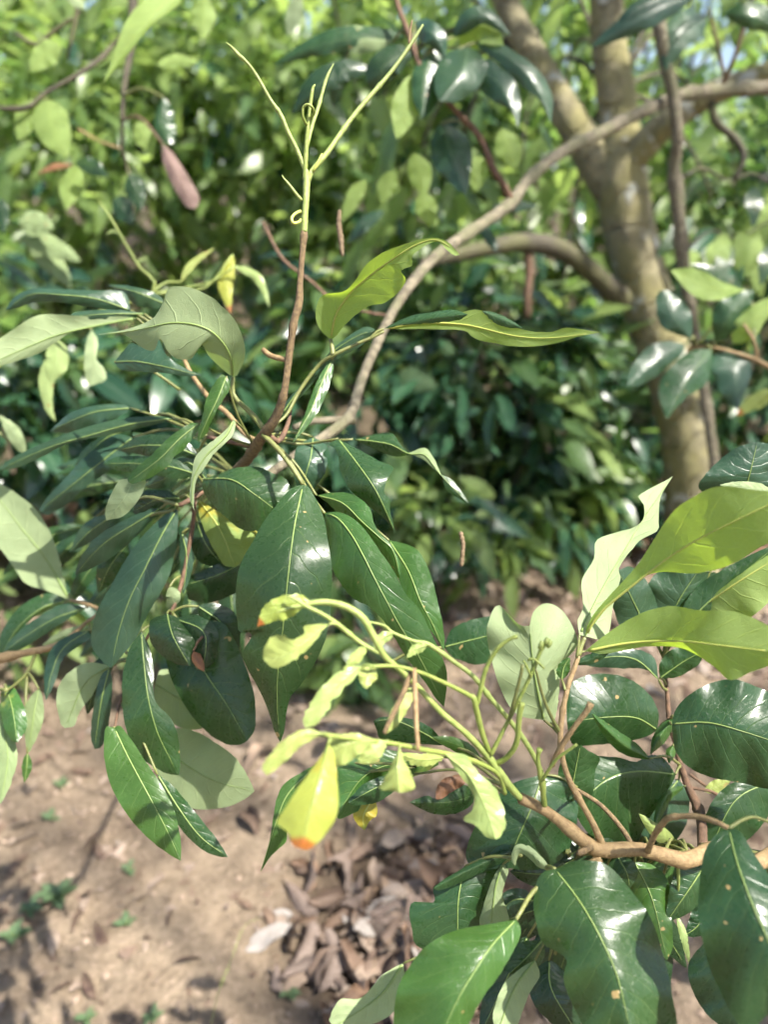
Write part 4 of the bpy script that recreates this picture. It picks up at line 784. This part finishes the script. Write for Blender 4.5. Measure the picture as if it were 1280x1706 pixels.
wood('dry_petiole', C, '690,1113,.362,9 692,1160,.358,10 694,1210,.355,9 697,1250,.353,8', M['barktan'], 8, 20)
wood('dry_petiole', C, '686,1118,.364,9 672,1155,.36,10 655,1190,.357,10 640,1222,.354,8', M['barkbrown'], 8, 20)
Yk = dict(rows=52, wave=.16, rag=1.2)
leaf(C, 'young', (.355, .345, .342), '548,1040 512,1068 475,1092 440,1100', '520,1040 506,1044 506,1056 485,1066 472,1058 452,1062 438,1085', '540,1048 518,1075 490,1100 460,1113', e=(-.5, .1), pet='560,1040,.358', **Yk)
leaf(C, 'yellow', (.358, .356, .356), '520,1004 472,1006 428,1045', '500,990 470,993 440,1010', '500,1018 478,1031 450,1036', e=(.3, .4), rib=False, **Yk)
leaf(C, 'young', (.352, .345, .34), '604,1110 562,1143 532,1178 507,1212', '588,1110 550,1130 520,1168 505,1202', '585,1138 574,1146 563,1163 553,1168 548,1182 526,1206', e=(.3, .1), pet='620,1110,.35', **Yk)
leaf(C, 'young', (.325, .32, .318), '540,1222 500,1226 470,1256 440,1287', '512,1214 475,1231 438,1272', '505,1240 478,1266 447,1291', e=(.3, .1), pet='545,1225,.329', **Yk)
leaf(C, 'yellow', (.322, .31, .303, .30), '548,1238 532,1300 517,1350 506,1392 500,1414', '537,1258 506,1300 480,1340 461,1370 479,1386 488,1408', '557,1260 563,1320 561,1360 545,1386 532,1402 514,1416', e=(.35, .45), pet='552,1226,.33', rows=32, wave=.08, label='hanging yellow leaf with orange-red tip')
leaf(C, 'young', (.345, .34, .338), '666,1246 662,1282 665,1320', '654,1270 640,1300 632,1313 648,1317', '676,1270 689,1300 689,1315 676,1319', e=(.6, .6), pet='668,1242,.352', **Yk)
leaf(C, 'young', (.37, .365, .36), '742,1256 780,1290 806,1340 826,1398', '760,1282 778,1305 790,1330 787,1350 773,1364 795,1377 815,1396', '775,1258 800,1290 828,1315 840,1350 843,1377 833,1396', e=(.25, .2), **Yk)
leaf(C, 'young', (.34, .335, .335), '625,1233 580,1240 540,1262', '600,1222 565,1225 545,1240', '610,1250 570,1275 545,1272', e=(.3, .2), **Yk)
leaf(C, 'young', (.345, .34, .34), '648,1232 622,1255 600,1272', '630,1235 605,1250 597,1262', '640,1252 628,1268 610,1272', e=(.2, .2), **Yk)
leaf(C, 'young', (.365, .36, .358), '612,1072 592,1098 568,1122', w=20, e=(.6, .6), **Yk)
leaf(C, 'young', (.355, .352, .35), '622,1108 612,1128 610,1148', w=34, e=(.3, .3), **Yk)
leaf(C, 'young', (.38, .378, .376), '655,1054 636,1065 622,1085', w=22, e=(.3, .3), **Yk)
leaf(C, 'young', (.388, .386, .384), '712,1075 692,1082 678,1096', w=18, e=(.5, .3), **Yk)
leaf(C, 'young', (.376, .37, .368), '690,1146 662,1180 645,1222', '676,1150 655,1178 644,1210', '690,1162 672,1195 660,1212', e=(.2, .2), **Yk)
leaf(C, 'young', (.40, .39, .385), '740,1262 700,1266 660,1255', w=24, e=(.3, .3), **Yk)

# glowing leaves on the upright twig
leaf(C, 'pale', (.435, .455, .475, .49), '966,1058 1000,990 1040,920 1072,866 1122,793', '964,1035 972,1010 970,967 990,930 995,899 1040,884 1058,878 1073,864 1073,840 1065,826 1100,806',
     '1010,1062 1022,1010 1035,962 1031,948 1062,905 1096,884 1098,872 1101,830', e=(-.05, .15), face='u', pet='962,1095,.434', wave=.08, rows=44)
leaf(C, 'limeu', (.437, .42, .40, .375, .36), '975,1062 1000,1022 1060,971 1120,925 1180,890 1280,842 1340,815', '985,1030 1020,988 1062,942 1096,890 1120,855 1152,830 1200,810 1280,818 1335,808',
     '987,1044 1020,1004 1060,968 1100,953 1160,955 1220,940 1262,914 1320,880', e=(-.1, .15), face='u', pet='964,1092,.435 968,1078,.436', wave=.05, rows=48, pw=9)
leaf(C, 'limeu', (.435, .42, .39, .37), '975,1085 1050,1071 1130,1068 1200,1075 1300,1087', '1000,1065 1050,1031 1110,1010 1170,1017 1232,1021 1290,1050', '1010,1089 1080,1077 1140,1081 1190,1110 1217,1133 1252,1120 1300,1102', e=(-.1, .1), face='u', pet='962,1095,.434 966,1088,.435', wave=.06, rows=44)
leaf(C, 'dark', (.436, .433, .43), '955,1105 985,1098 1030,1070', '965,1098 990,1086', '975,1108 1005,1098', e=(.3, .5), rib=False)
leaf(C, 'fresh', (.436, .435, .434), '936,1132 940,1112 950,1095', w=24, pet='942,1150,.431')
leaf(C, 'pale', (.45, .44, .435, .43), '907,1200 896,1150 888,1100 883,1042', '862,1190 835,1150 820,1100 811,1055 820,1020 832,1008 848,1024 868,1042', '925,1165 935,1112 962,1076 955,1045 936,1016 910,1005 890,1018', e=(-.1, .2), face='u', pet='934,1225,.428 925,1215,.44', wave=.12, rows=40)
leaf(C, 'pale', (.452, .45, .45), '918,1205 925,1150 930,1095', '905,1190 910,1140 922,1105', '926,1195 932,1150 934,1110', face='u', e=(.1, .1), rib=False, pet='936,1225,.43')
leaf(C, 'blue', (.52, .51, .51), '1235,840 1250,790 1263,736', '1166,815 1188,778 1222,749 1245,740', '1310,815 1310,770 1285,742', e=(.3, .3), pet='1106,1095,.545 1180,960,.53')
leaf(C, 'pale', (.50, .49, .49), '1300,830 1250,812 1200,808', w=24, face='u', rib=False, pet='1235,840,.52')
leaf(C, 'blue', (.54, .53, .525), '1110,1050 1132,1000 1165,950', '1080,1040 1075,990 1095,955 1130,945', '1140,1045 1180,1005 1200,960', e=(.3, .2), pet='1106,1095,.545')
leaf(C, 'blue', (.54, .53, .525), '1085,1065 1060,1010 1030,950', '1045,1060 1022,1010 1020,960', '1100,1030 1085,980 1055,945', e=(.3, .2), pet='1106,1095,.545')
leaf(C, 'limeu', (.53, .51, .50), '1160,1018 1230,970 1320,915', '1185,995 1250,945 1300,915', '1190,1025 1235,1035 1275,1010 1320,955', e=(.5, -.1), face='u', pet='1106,1095,.545')
leaf(C, 'dark', (.53, .52, .51), '1120,1065 1190,995 1300,905', w=64, e=(.3, .3), pet='1106,1095,.545')
leaf(C, 'blue', (.53, .525, .525), '1098,1132 1062,1100 1020,1094 968,1106', '1090,1095 1050,1080 1000,1084', '1080,1116 1030,1113 990,1111', e=(.3, .3), pet='1112,1150,.54 1105,1145,.535')
leaf(C, 'dark', (.53, .525, .52), '1100,1130 1140,1102 1172,1085', '1100,1105 1120,1082 1150,1080', '1130,1128 1166,1106', e=(.2, .2), pet='1110,1140,.54')
leaf(C, 'dark', (.555, .55, .55), '740,1078 790,1065 860,1048', '755,1047 795,1030 835,1028', '758,1096 800,1107 850,1085', e=(.2, .2), pet='640,1110,.56', wave=.05)
leaf(C, 'dark', (.47, .455, .45), '1120,1206 1180,1204 1240,1219 1310,1242', '1128,1180 1160,1150 1210,1132 1252,1140 1300,1170', '1122,1228 1132,1262 1170,1290 1230,1303 1305,1312', e=(.35, .25), pet='1116,1200,.535 1118,1206,.49', wave=.1)
leaf(C, 'dark', (.525, .515, .51), '1096,1216 1060,1196 1010,1195 945,1203', '1097,1185 1077,1150 1030,1125 980,1125 947,1145', '1082,1225 1050,1235 1000,1240 955,1240', e=(.3, .4), pet='1116,1200,.535')
leaf(C, 'dark', (.515, .50, .49), '1126,1290 1062,1285 1010,1300 955,1350', '1105,1262 1080,1258 1060,1270 1030,1262 980,1262 955,1290', '1122,1302 1085,1360 1055,1402 990,1395', e=(.25, .35), pet='1135,1275,.525', wave=.1)
leaf(C, 'blue', (.54, .53, .53), '1132,1298 1090,1350 1035,1425', '1095,1305 1060,1360 1035,1400', '1150,1330 1135,1390 1080,1430', e=(.2, .3), pet='1135,1275,.525')
leaf(C, 'dark', (.50, .49, .49), '1290,1300 1225,1335 1180,1425', '1235,1300 1195,1325 1170,1375 1168,1410', '1290,1340 1262,1385 1215,1420', e=(.3, .2), pet='1330,1310,.5')
leaf(C, 'dark', (.49, .485, .48), '948,1345 958,1290 968,1240', '930,1320 935,1270 955,1245', '985,1330 992,1285 1000,1262 980,1250', e=(.2, .2), pet='972,1342,.428')
leaf(C, 'fresh', (.50, .49, .485), '1082,1264 1042,1242 1008,1212 986,1188', w=30, e=(1.3, 1.3), rib=False, pet='1135,1275,.525')
leaf(C, 'fresh', (.51, .505, .50), '1124,1198 1104,1222 1084,1257', w=26, e=(1.2, 1.2), rib=False, pet='1116,1200,.535')
leaf(C, 'fresh', (.52, .515, .51), '1122,1242 1118,1255 1116,1272', w=18, e=(.8, .8), rib=False, pet='1128,1245,.53')
leaf(C, 'fresh', (.52, .51, .50), '1140,1310 1110,1330 1088,1385', w=20, e=(.6, .6), rib=False, pet='1148,1312,.52')
leaf(C, 'young', (.51, .50, .50), '1135,1418 1095,1385 1065,1355', w=28, e=(.3, .3), rib=False, pet='1160,1424,.46')
leaf(C, 'young', (.54, .54, .54), '1175,1318 1195,1310 1218,1300', w=24, rib=False, pet='1185,1318,.53')
# dark leaves under the branch
leaf(C, 'dark', (.47, .455, .45), '905,1290 886,1345 860,1405 846,1446', '850,1308 810,1350 785,1392 777,1430 800,1448', '945,1300 963,1340 959,1382 945,1420 915,1445 880,1450', e=(.3, .4), pet='962,1312,.47', wave=.1)
leaf(C, 'dark', (.46, .45, .45), '792,1324 750,1336 682,1337', '776,1308 745,1318 728,1330 710,1326 692,1332', '785,1342 757,1356 722,1356 695,1344', e=(.2, .9), rib=False, pet='842,1322,.413')
leaf(C, 'dead', (.452, .448, .446), '774,1292 750,1303 726,1332', '768,1290 740,1297 728,1312', '775,1306 755,1318 738,1330', e=(.5, .3), name='withered_margin', rib=False, wave=.4, label='withered brown curled leaf margin')
leaf(C, 'dark', (.48, .47, .47), '742,1242 692,1214 655,1200 622,1201', '720,1214 690,1199 655,1194 632,1196', '722,1241 680,1238 640,1240', e=(.2, .5), pet='830,1290,.45')
leaf(C, 'fresh', (.475, .47, .465), '800,1262 760,1240 720,1228', w=26, e=(.4, .4), rib=False, pet='842,1310,.43')
leaf(C, 'spotted', (.475, .465, .46), '725,1260 655,1272 603,1297 561,1360', '640,1248 600,1240 565,1268 558,1330', '728,1275 690,1294 640,1314 600,1348 568,1364', e=(.2, .4), pet='842,1310,.43')
leaf(C, 'dark', (.465, .455, .45), '690,1290 632,1310 580,1338', '655,1288 610,1304 586,1328', '672,1306 632,1335 592,1342', e=(.4, .4), pet='842,1310,.43')
leaf(C, 'fresh', (.475, .47, .47), '535,1270 482,1320 460,1370 434,1453', '500,1288 470,1310 457,1350 449,1400', '505,1330 480,1380 476,1402 452,1426', e=(.2, .3), pet='560,1290,.475 700,1275,.45')
leaf(C, 'blotchy', (.47, .465, .465), '622,1328 606,1358 607,1383', w=42, pet='660,1300,.47')
leaf(C, 'dark', (.46, .45, .45), '775,1443 764,1500 763,1585', '748,1464 722,1479 725,1500 706,1513 690,1502 682,1516 688,1558 697,1577 725,1585', '805,1436 835,1430 828,1470 814,1502 802,1545 785,1580', e=(.2, .35), pet='860,1430,.44', wave=.06, rows=40)
leaf(C, 'dark', (.452, .448, .445), '868,1414 800,1441 722,1480', '860,1408 800,1432 745,1462', '862,1428 810,1450 740,1482', e=(.9, .5), name='rolled_margin', rib=False, wave=.02)
leaf(C, 'pale', (.435, .43, .425), '856,1440 861,1414 882,1419 906,1441 922,1452', '852,1432 860,1408 885,1411 912,1438', '860,1440 866,1422 880,1428 900,1446', face='u', e=(.5, .5), name='curled_base', rib=False)
leaf(C, 'pale', (.45, .445, .445), '838,1440 826,1480 818,1545', '826,1455 812,1490 799,1540', '848,1450 838,1490 848,1535', face='u', e=(.5, .4), pet='870,1425,.44')
leaf(C, 'fresh', (.39, .37, .36, .355), '860,1532 820,1575 790,1620 765,1662 735,1725', '820,1539 760,1550 712,1575 677,1618 660,1660 662,1725', '868,1546 863,1570 836,1620 800,1670 770,1725', e=(.35, .25), pet='985,1440,.428 900,1475,.41', wave=.1, rows=42, pw=9)
leaf(C, 'dark', (.41, .385, .37, .36), '925,1448 965,1500 1000,1560 1030,1630 1052,1725', '903,1455 890,1490 892,1530 905,1570 932,1588 945,1602 940,1636 963,1690 985,1725', '960,1434 1010,1440 1050,1480 1085,1530 1106,1590 1120,1650 1124,1725', e=(.35, .35), pet='920,1452,.42 912,1445,.425', wave=.12, rows=46, pw=9)
leaf(C, 'dark', (.375, .35, .335, .33), '1215,1381 1230,1440 1256,1510 1286,1580 1310,1660', '1190,1394 1172,1430 1165,1490 1166,1540 1180,1600 1200,1650 1245,1715', '1235,1386 1256,1420 1276,1450 1312,1500 1340,1600', e=(.3, .35), pet='1205,1374,.378', wave=.12, rows=40, pw=8)
leaf(C, 'deep', (.45, .445, .44), '1190,1560 1205,1640 1240,1725', w=120, e=(.3, .3), pet='1190,1425,.46')
leaf(C, 'spotted', (.46, .45, .445), '1058,1436 1088,1500 1112,1600', '1040,1450 1050,1500 1085,1570', '1085,1440 1112,1465 1118,1520 1122,1575', e=(.3, .3), pet='1060,1414,.434', wave=.25)
leaf(C, 'dark', (.455, .45, .45), '1176,1440 1150,1480 1112,1535', '1130,1440 1120,1470 1112,1510', '1178,1475 1160,1512 1130,1530', e=(.2, .3), pet='1172,1424,.445')
leaf(C, 'deep', (.47, .47, .47), '1180,1500 1165,1540 1140,1560', w=46, pet='1172,1424,.445')
leaf(C, 'dark', (.455, .45, .45), '1030,1428 1045,1455 1050,1480', w=44, pet='1040,1414,.434')
leaf(C, 'young', (.46, .455, .455), '1128,1525 1140,1560 1150,1608', w=14, rib=False, pet='1130,1434,.44')
leaf(C, 'pale', (.42, .41, .405), '672,1605 632,1660 555,1712', '640,1622 602,1662 567,1665 550,1695', '676,1655 645,1695 600,1712', face='u', e=(-.1, .1), pet='860,1560,.43')
leaf(C, 'pale', (.42, .415, .41), '892,1600 856,1650 828,1725', '870,1612 840,1640 822,1690', '900,1625 880,1660 858,1715', face='u', e=(.2, .2), pet='925,1590,.43 960,1470,.43')
leaf(C, 'dark', (.43, .425, .42), '905,1565 875,1598 850,1622', '870,1570 848,1595 842,1612', '908,1590 890,1620 865,1628', e=(.3, .3), pet='930,1500,.44')
leaf(C, 'deep', (.45, .44, .44), '915,1600 920,1650 965,1725', w=84, e=(.3, .3), pet='960,1470,.44')
leaf(C, 'deep', (.46, .455, .45), '880,1560 840,1640 800,1725', w=70, e=(.3, .3), pet='930,1500,.44')
leaf(C, 'blue', (.47, .465, .46), '890,1500 855,1500 825,1530', w=44, e=(.3, .3), pet='940,1440,.44')
leaf(C, 'deep', (.48, .475, .47), '960,1430 910,1455 850,1452', w=60, e=(.3, .3), pet='985,1412,.43')
leaf(C, 'deep', (.49, .485, .48), '990,1400 940,1430 900,1450', w=80, e=(.3, .3), pet='1000,1412,.44')

rf = np.random.default_rng(22)
for q in range(30):
    hx = rf.uniform(930, 1230); an = math.radians(rf.uniform(15, 175)); r0 = rf.uniform(10, 130); L = rf.uniform(130, 220); zq = rf.uniform(.50, .57)
    x0, y0 = hx+math.cos(an)*r0, 1415+math.sin(an)*r0; a2 = an+rf.normal(0, .25); x1, y1 = x0+math.cos(a2)*L, y0+math.sin(a2)*L
    if x1 < 800 and y1 < 1560: continue
    leaf(C, ('deep', 'dark', 'deep', 'fresh')[q % 4], (zq, zq-.01, zq), f'{x0:.0f},{y0:.0f} {(x0+x1)/2+rf.normal(0, 8):.0f},{(y0+y1)/2+rf.normal(0, 8):.0f} {x1:.0f},{y1:.0f}', w=rf.uniform(46, 80), e=(rf.uniform(.1, .5), rf.uniform(.1, .5)), wave=.16, pet=f'{hx:.0f},1420,.455', rows=26)
# ================================================================== inchworms hanging on silk
def inchworm(label, spec, top):
    q = pts(spec); r = thing('inchworm', label, 'caterpillar', P(*q[0][:3]), 'brown inchworms hanging on threads')
    b = wood('body', r, spec, M['worm'], 8, 30, knots=(.1, .22, .35, .47, .6, .72, .85, .95), rough=.06)
    a = P(*q[0][:3]); tp = P(*top)
    V, Fc, U = tube_data([a, (a+tp)/2, tp], [0.00002]*3, 3)
    link('silk_thread', mesh('silk_thread', V, Fc, M['silk'], U, True, a), r, a)
inchworm('brown inchworm hanging in the air before the dark shrubs', '768,886,.56,6 769,893,.56,8 772,905,.559,7 771,920,.559,7 770,932,.56,8 769,943,.56,6', (768, 380, .985))
inchworm('tan stick-like inchworm hanging beside the bare chewed shoots', '566,350,.62,5 565,362,.62,8 565,380,.62,9 568,398,.62,9 569,412,.62,8 571,427,.62,4', (600, 66, 1.02))
# ================================================================== things on the ground
rg = np.random.default_rng(31)
def dry_template(seed):
    r = np.random.default_rng(seed); rows, cols = 9, (-1, -.5, 0, .5, 1); V, U = [], []
    slim = 0.28+0.14*r.random(); cup = r.uniform(-.9, 1.6); arch = r.uniform(-.3, .55); tw = r.uniform(-1.4, 1.4); ph = r.random(4)*6
    for i in range(rows):
        t = i/(rows-1); hw = slim*.5*math.sin(math.pi*min(1, .03+.95*t)**.9)**.75
        for s in cols:
            q = s*hw; zc = cup*hw*s*s + arch*math.sin(math.pi*t)*.5 + .05*math.sin(8*t+ph[0])*abs(s) + .04*math.sin(13*t+ph[1])*s
            a = tw*(t-.5); V.append((t-.5, q*math.cos(a)-zc*math.sin(a), q*math.sin(a)+zc*math.cos(a))); U.append((.5+.5*s, t))
    n = len(cols); Fc = [(i*n+k, (i+1)*n+k, (i+1)*n+k+1, i*n+k+1) for i in range(rows-1) for k in range(n-1)]
    return np.array(V), Fc, np.array(U)
DRY = []
for k in range(14):
    v, f, u = dry_template(k+3); DRY.append((mesh('fallen_leaf', v, f, M['dry' if k % 5 % 2 else 'drydark'], u), v))
def in_litter(x, y):
    "how thickly dead leaves lie there: a drift under the branch on the right and a belt at the foot of the bank"
    a = math.exp(-((x-.03)/.17)**2-((y-.93)/.17)**2)*1.0
    b = math.exp(-((x-.15)/.6)**2-((y-1.7)/.4)**2)*.75
    c = .85*math.exp(-((y-2.0)/.4)**2)*(x > -.4)
    return min(1, max(a, b, c, .05))
def soil_z(x, y): return float(gheight(x, y))
placed = 0; spots = []
while placed < 290:
    if rg.random() < .7: x, y = rg.normal(.03, .15), rg.normal(.93, .14)
    else: x, y = rg.uniform(-.9, 1.2), rg.uniform(.78, 2.55)
    if rg.random() > in_litter(x, y) or y < .68: continue
    spots.append((x, y)); placed += 1
for i, (x, y) in enumerate(spots):
    kd = int(rg.integers(0, 14)); me, v = DRY[kd]; s = rg.uniform(.035, .095); o = bpy.data.objects.new('fallen_leaf', me); COL.objects.link(o)
    R = Matrix.Rotation(rg.uniform(0, 6.28), 3, 'Z') @ Matrix.Rotation(rg.normal(0, .6), 3, 'X') @ Matrix.Rotation(rg.normal(0, .4), 3, 'Y')
    if rg.random() < .35: R = R @ Matrix.Rotation(math.pi, 3, 'X')
    low = min((R @ Vector(p)).z for p in v)*s
    pile = in_litter(x, y)*rg.random()*.02
    o.matrix_world = Matrix.Translation((x, y, soil_z(x, y)-low-.004+pile)) @ R.to_4x4() @ Matrix.Scale(s, 4)
    drift = x > -.25 and y < 1.25
    tone = 'greyish tan' if kd % 5 % 2 else 'dark brown'
    tag(o, f'{tone} curled dry leaf in the drift of dead leaves on the soil' if drift else f'{tone} dry leaf lying scattered on the bare soil', 'leaf', f'{tone} dead leaves in the drift' if drift else f'{tone} dead leaves scattered on the soil')
# the two upright dead leaves on the ground behind the yellow shoot
def standing(label, x, y, w, h, lean, mat):
    b = ground_pt(x, y); d = (b-CAM).dot(FWD)
    v, f, u = dry_template(77+int(x)); k = h*d/F
    me = mesh('fallen_leaf', v, f, M[mat], u); o = bpy.data.objects.new('fallen_leaf', me); COL.objects.link(o)
    R = Matrix.Rotation(lean, 3, 'Y') @ Matrix.Rotation(-1.25, 3, 'X') @ Matrix.Rotation(math.pi/2, 3, 'Z')
    low = min((R @ Vector(p)).z for p in v)*k
    o.matrix_world = Matrix.Translation((b.x, b.y, b.z-low-.006)) @ R.to_4x4() @ Matrix.Scale(k, 4)
    tag(o, label, 'leaf')
standing('greyish dead leaf standing on edge among the litter', 705, 1445, 30, 120, .12, 'dry')
standing('brown dead leaf propped beside the greyish standing leaf', 745, 1450, 30, 105, -.15, 'drydark')
# crumbs of litter too small to tell apart
n = 20000; xy = np.stack([rg.uniform(-1.3, 1.5, n), rg.uniform(.7, 2.9, n)], 1)
keep = rg.random(n) < np.array([.25+.75*in_litter(a, b) for a, b in xy]); xy = xy[keep]; n = len(xy)
pz = gheight(xy[:, 0], xy[:, 1])+.005
fr = frames(n, np.zeros((1, 3)), np.array([0, 0, 1.0]), rg, 1.0, .5); fr[:, 2, 0] *= .4
lm = leaf_mass('leaf_litter', np.stack([xy[:, 0], xy[:, 1], pz], 1), fr, np.where(rg.random(n) < .30, rg.uniform(.03, .065, n), rg.uniform(.006, .024, n)), [M['dry'], M['drydark']], rg.integers(0, 2, n), Vector((0, 0, 0)))
tag(link('leaf_litter', lm), 'fine crumbs of dead leaf spread over the soil', 'leaf litter', kind='stuff')
# clods and pebbles
V, Fc = [], []
n = 4200
for i in range(n):
    x, y = rg.uniform(-1.2, 1.3), .7+2.0*rg.random()**1.4; s = .0018+.006*rg.random()**3; z = soil_z(x, y); b = len(V)
    for d in ((1, 0, 0), (0, 1, 0), (-1, 0, 0), (0, -1, 0), (0, 0, .8), (0, 0, -.8)):
        k = s*(.7+.6*rg.random()); V.append((x+d[0]*k, y+d[1]*k, z+d[2]*k+s*.3))
    for a in range(4): Fc.append((b+a, b+(a+1) % 4, b+4)); Fc.append((b+(a+1) % 4, b+a, b+5))
pm = bark_material('pebble', (0.24, 0.175, 0.125), (0.31, 0.235, 0.175), (0.15, 0.11, 0.08), 30, bump=.001)
tag(link('soil_crumbs', mesh('soil_crumbs', V, Fc, pm, None, False)), 'small clods and grit on the bare soil', 'grit', kind='stuff')
# little weeds
def weed(label, x, y, n, size):
    b = ground_pt(x, y); b.z = soil_z(b.x, b.y); r = thing('weed', label, 'weed', b, 'small weeds on the bare soil')
    g2 = np.random.default_rng(int(x+y))
    V, Fc, U = tube_data([b-Vector((0, 0, .005)), b+Vector((0, 0, size*.3)), b+Vector((.003, 0, size*.6))], [.0012, .001, .0008], 5)
    link('stem', mesh('stem', V, Fc, M['shootgreen'], U, True, b), r, b)
    for i in range(n):
        a = 2.4*i+g2.random(); tv, tf, tu = TEMPL[i % 4]; s = size*(.7+.6*g2.random())
        R = Matrix.Rotation(a, 3, 'Z') @ Matrix.Rotation(-.35-.4*g2.random(), 3, 'Y')
        o = bpy.data.objects.new('leaf', WEEDME[i % 4]); COL.objects.link(o); o.parent = r
        o.matrix_local = Matrix.Translation((0, 0, size*(.15+.4*i/n))) @ R.to_4x4() @ Matrix.Scale(s, 4)
WEEDME = [mesh('leaf', *(leaf_template(5, .2, .3, 0, .6)[0], leaf_template()[1].tolist()), M['weed'] if 'weed' in M else M['bg1'], leaf_template()[2]) for _ in range(4)]
for lab, x, y, n, s in [('largest leafy green weed on the bare soil', 95, 1500, 9, .03), ('leafy weed beside the largest weed', 50, 1520, 6, .022), ('low weed sprout further along the soil edge', 20, 1560, 7, .024), ('tiny lone weed sprout in the middle of the bare soil', 215, 1460, 4, .018),
        ('small weed sprout near the curled brown leaf', 212, 1550, 4, .02), ('pale weed sprout on the shaded soil', 85, 1370, 4, .02), ('weed tuft at the near edge of the soil', 145, 1698, 6, .016), ('second weed tuft at the near edge of the soil', 255, 1696, 6, .016),
        ('green weed among the dead leaves', 480, 1655, 6, .018), ('pale green weed under the hanging leaves', 100, 1310, 4, .018)]:
    weed(lab, x, y, n, s)
# a thin grass blade in front of the litter
b = ground_pt(350, 1700); r = thing('grass_blade', 'single thin green grass blade rising from the soil beside the dead leaves', 'grass', b)
V, Fc, U = tube_data(spline([b-Vector((0, 0, .01)), P(365, 1650, 1.0), P(385, 1600, 1.02), P(405, 1545, 1.05), P(430, 1530, 1.06)], 20), np.linspace(.0012, .0004, 20), 5)
link('blade', mesh('blade', V, Fc, M['shootgreen'], U, True, b), r, b)
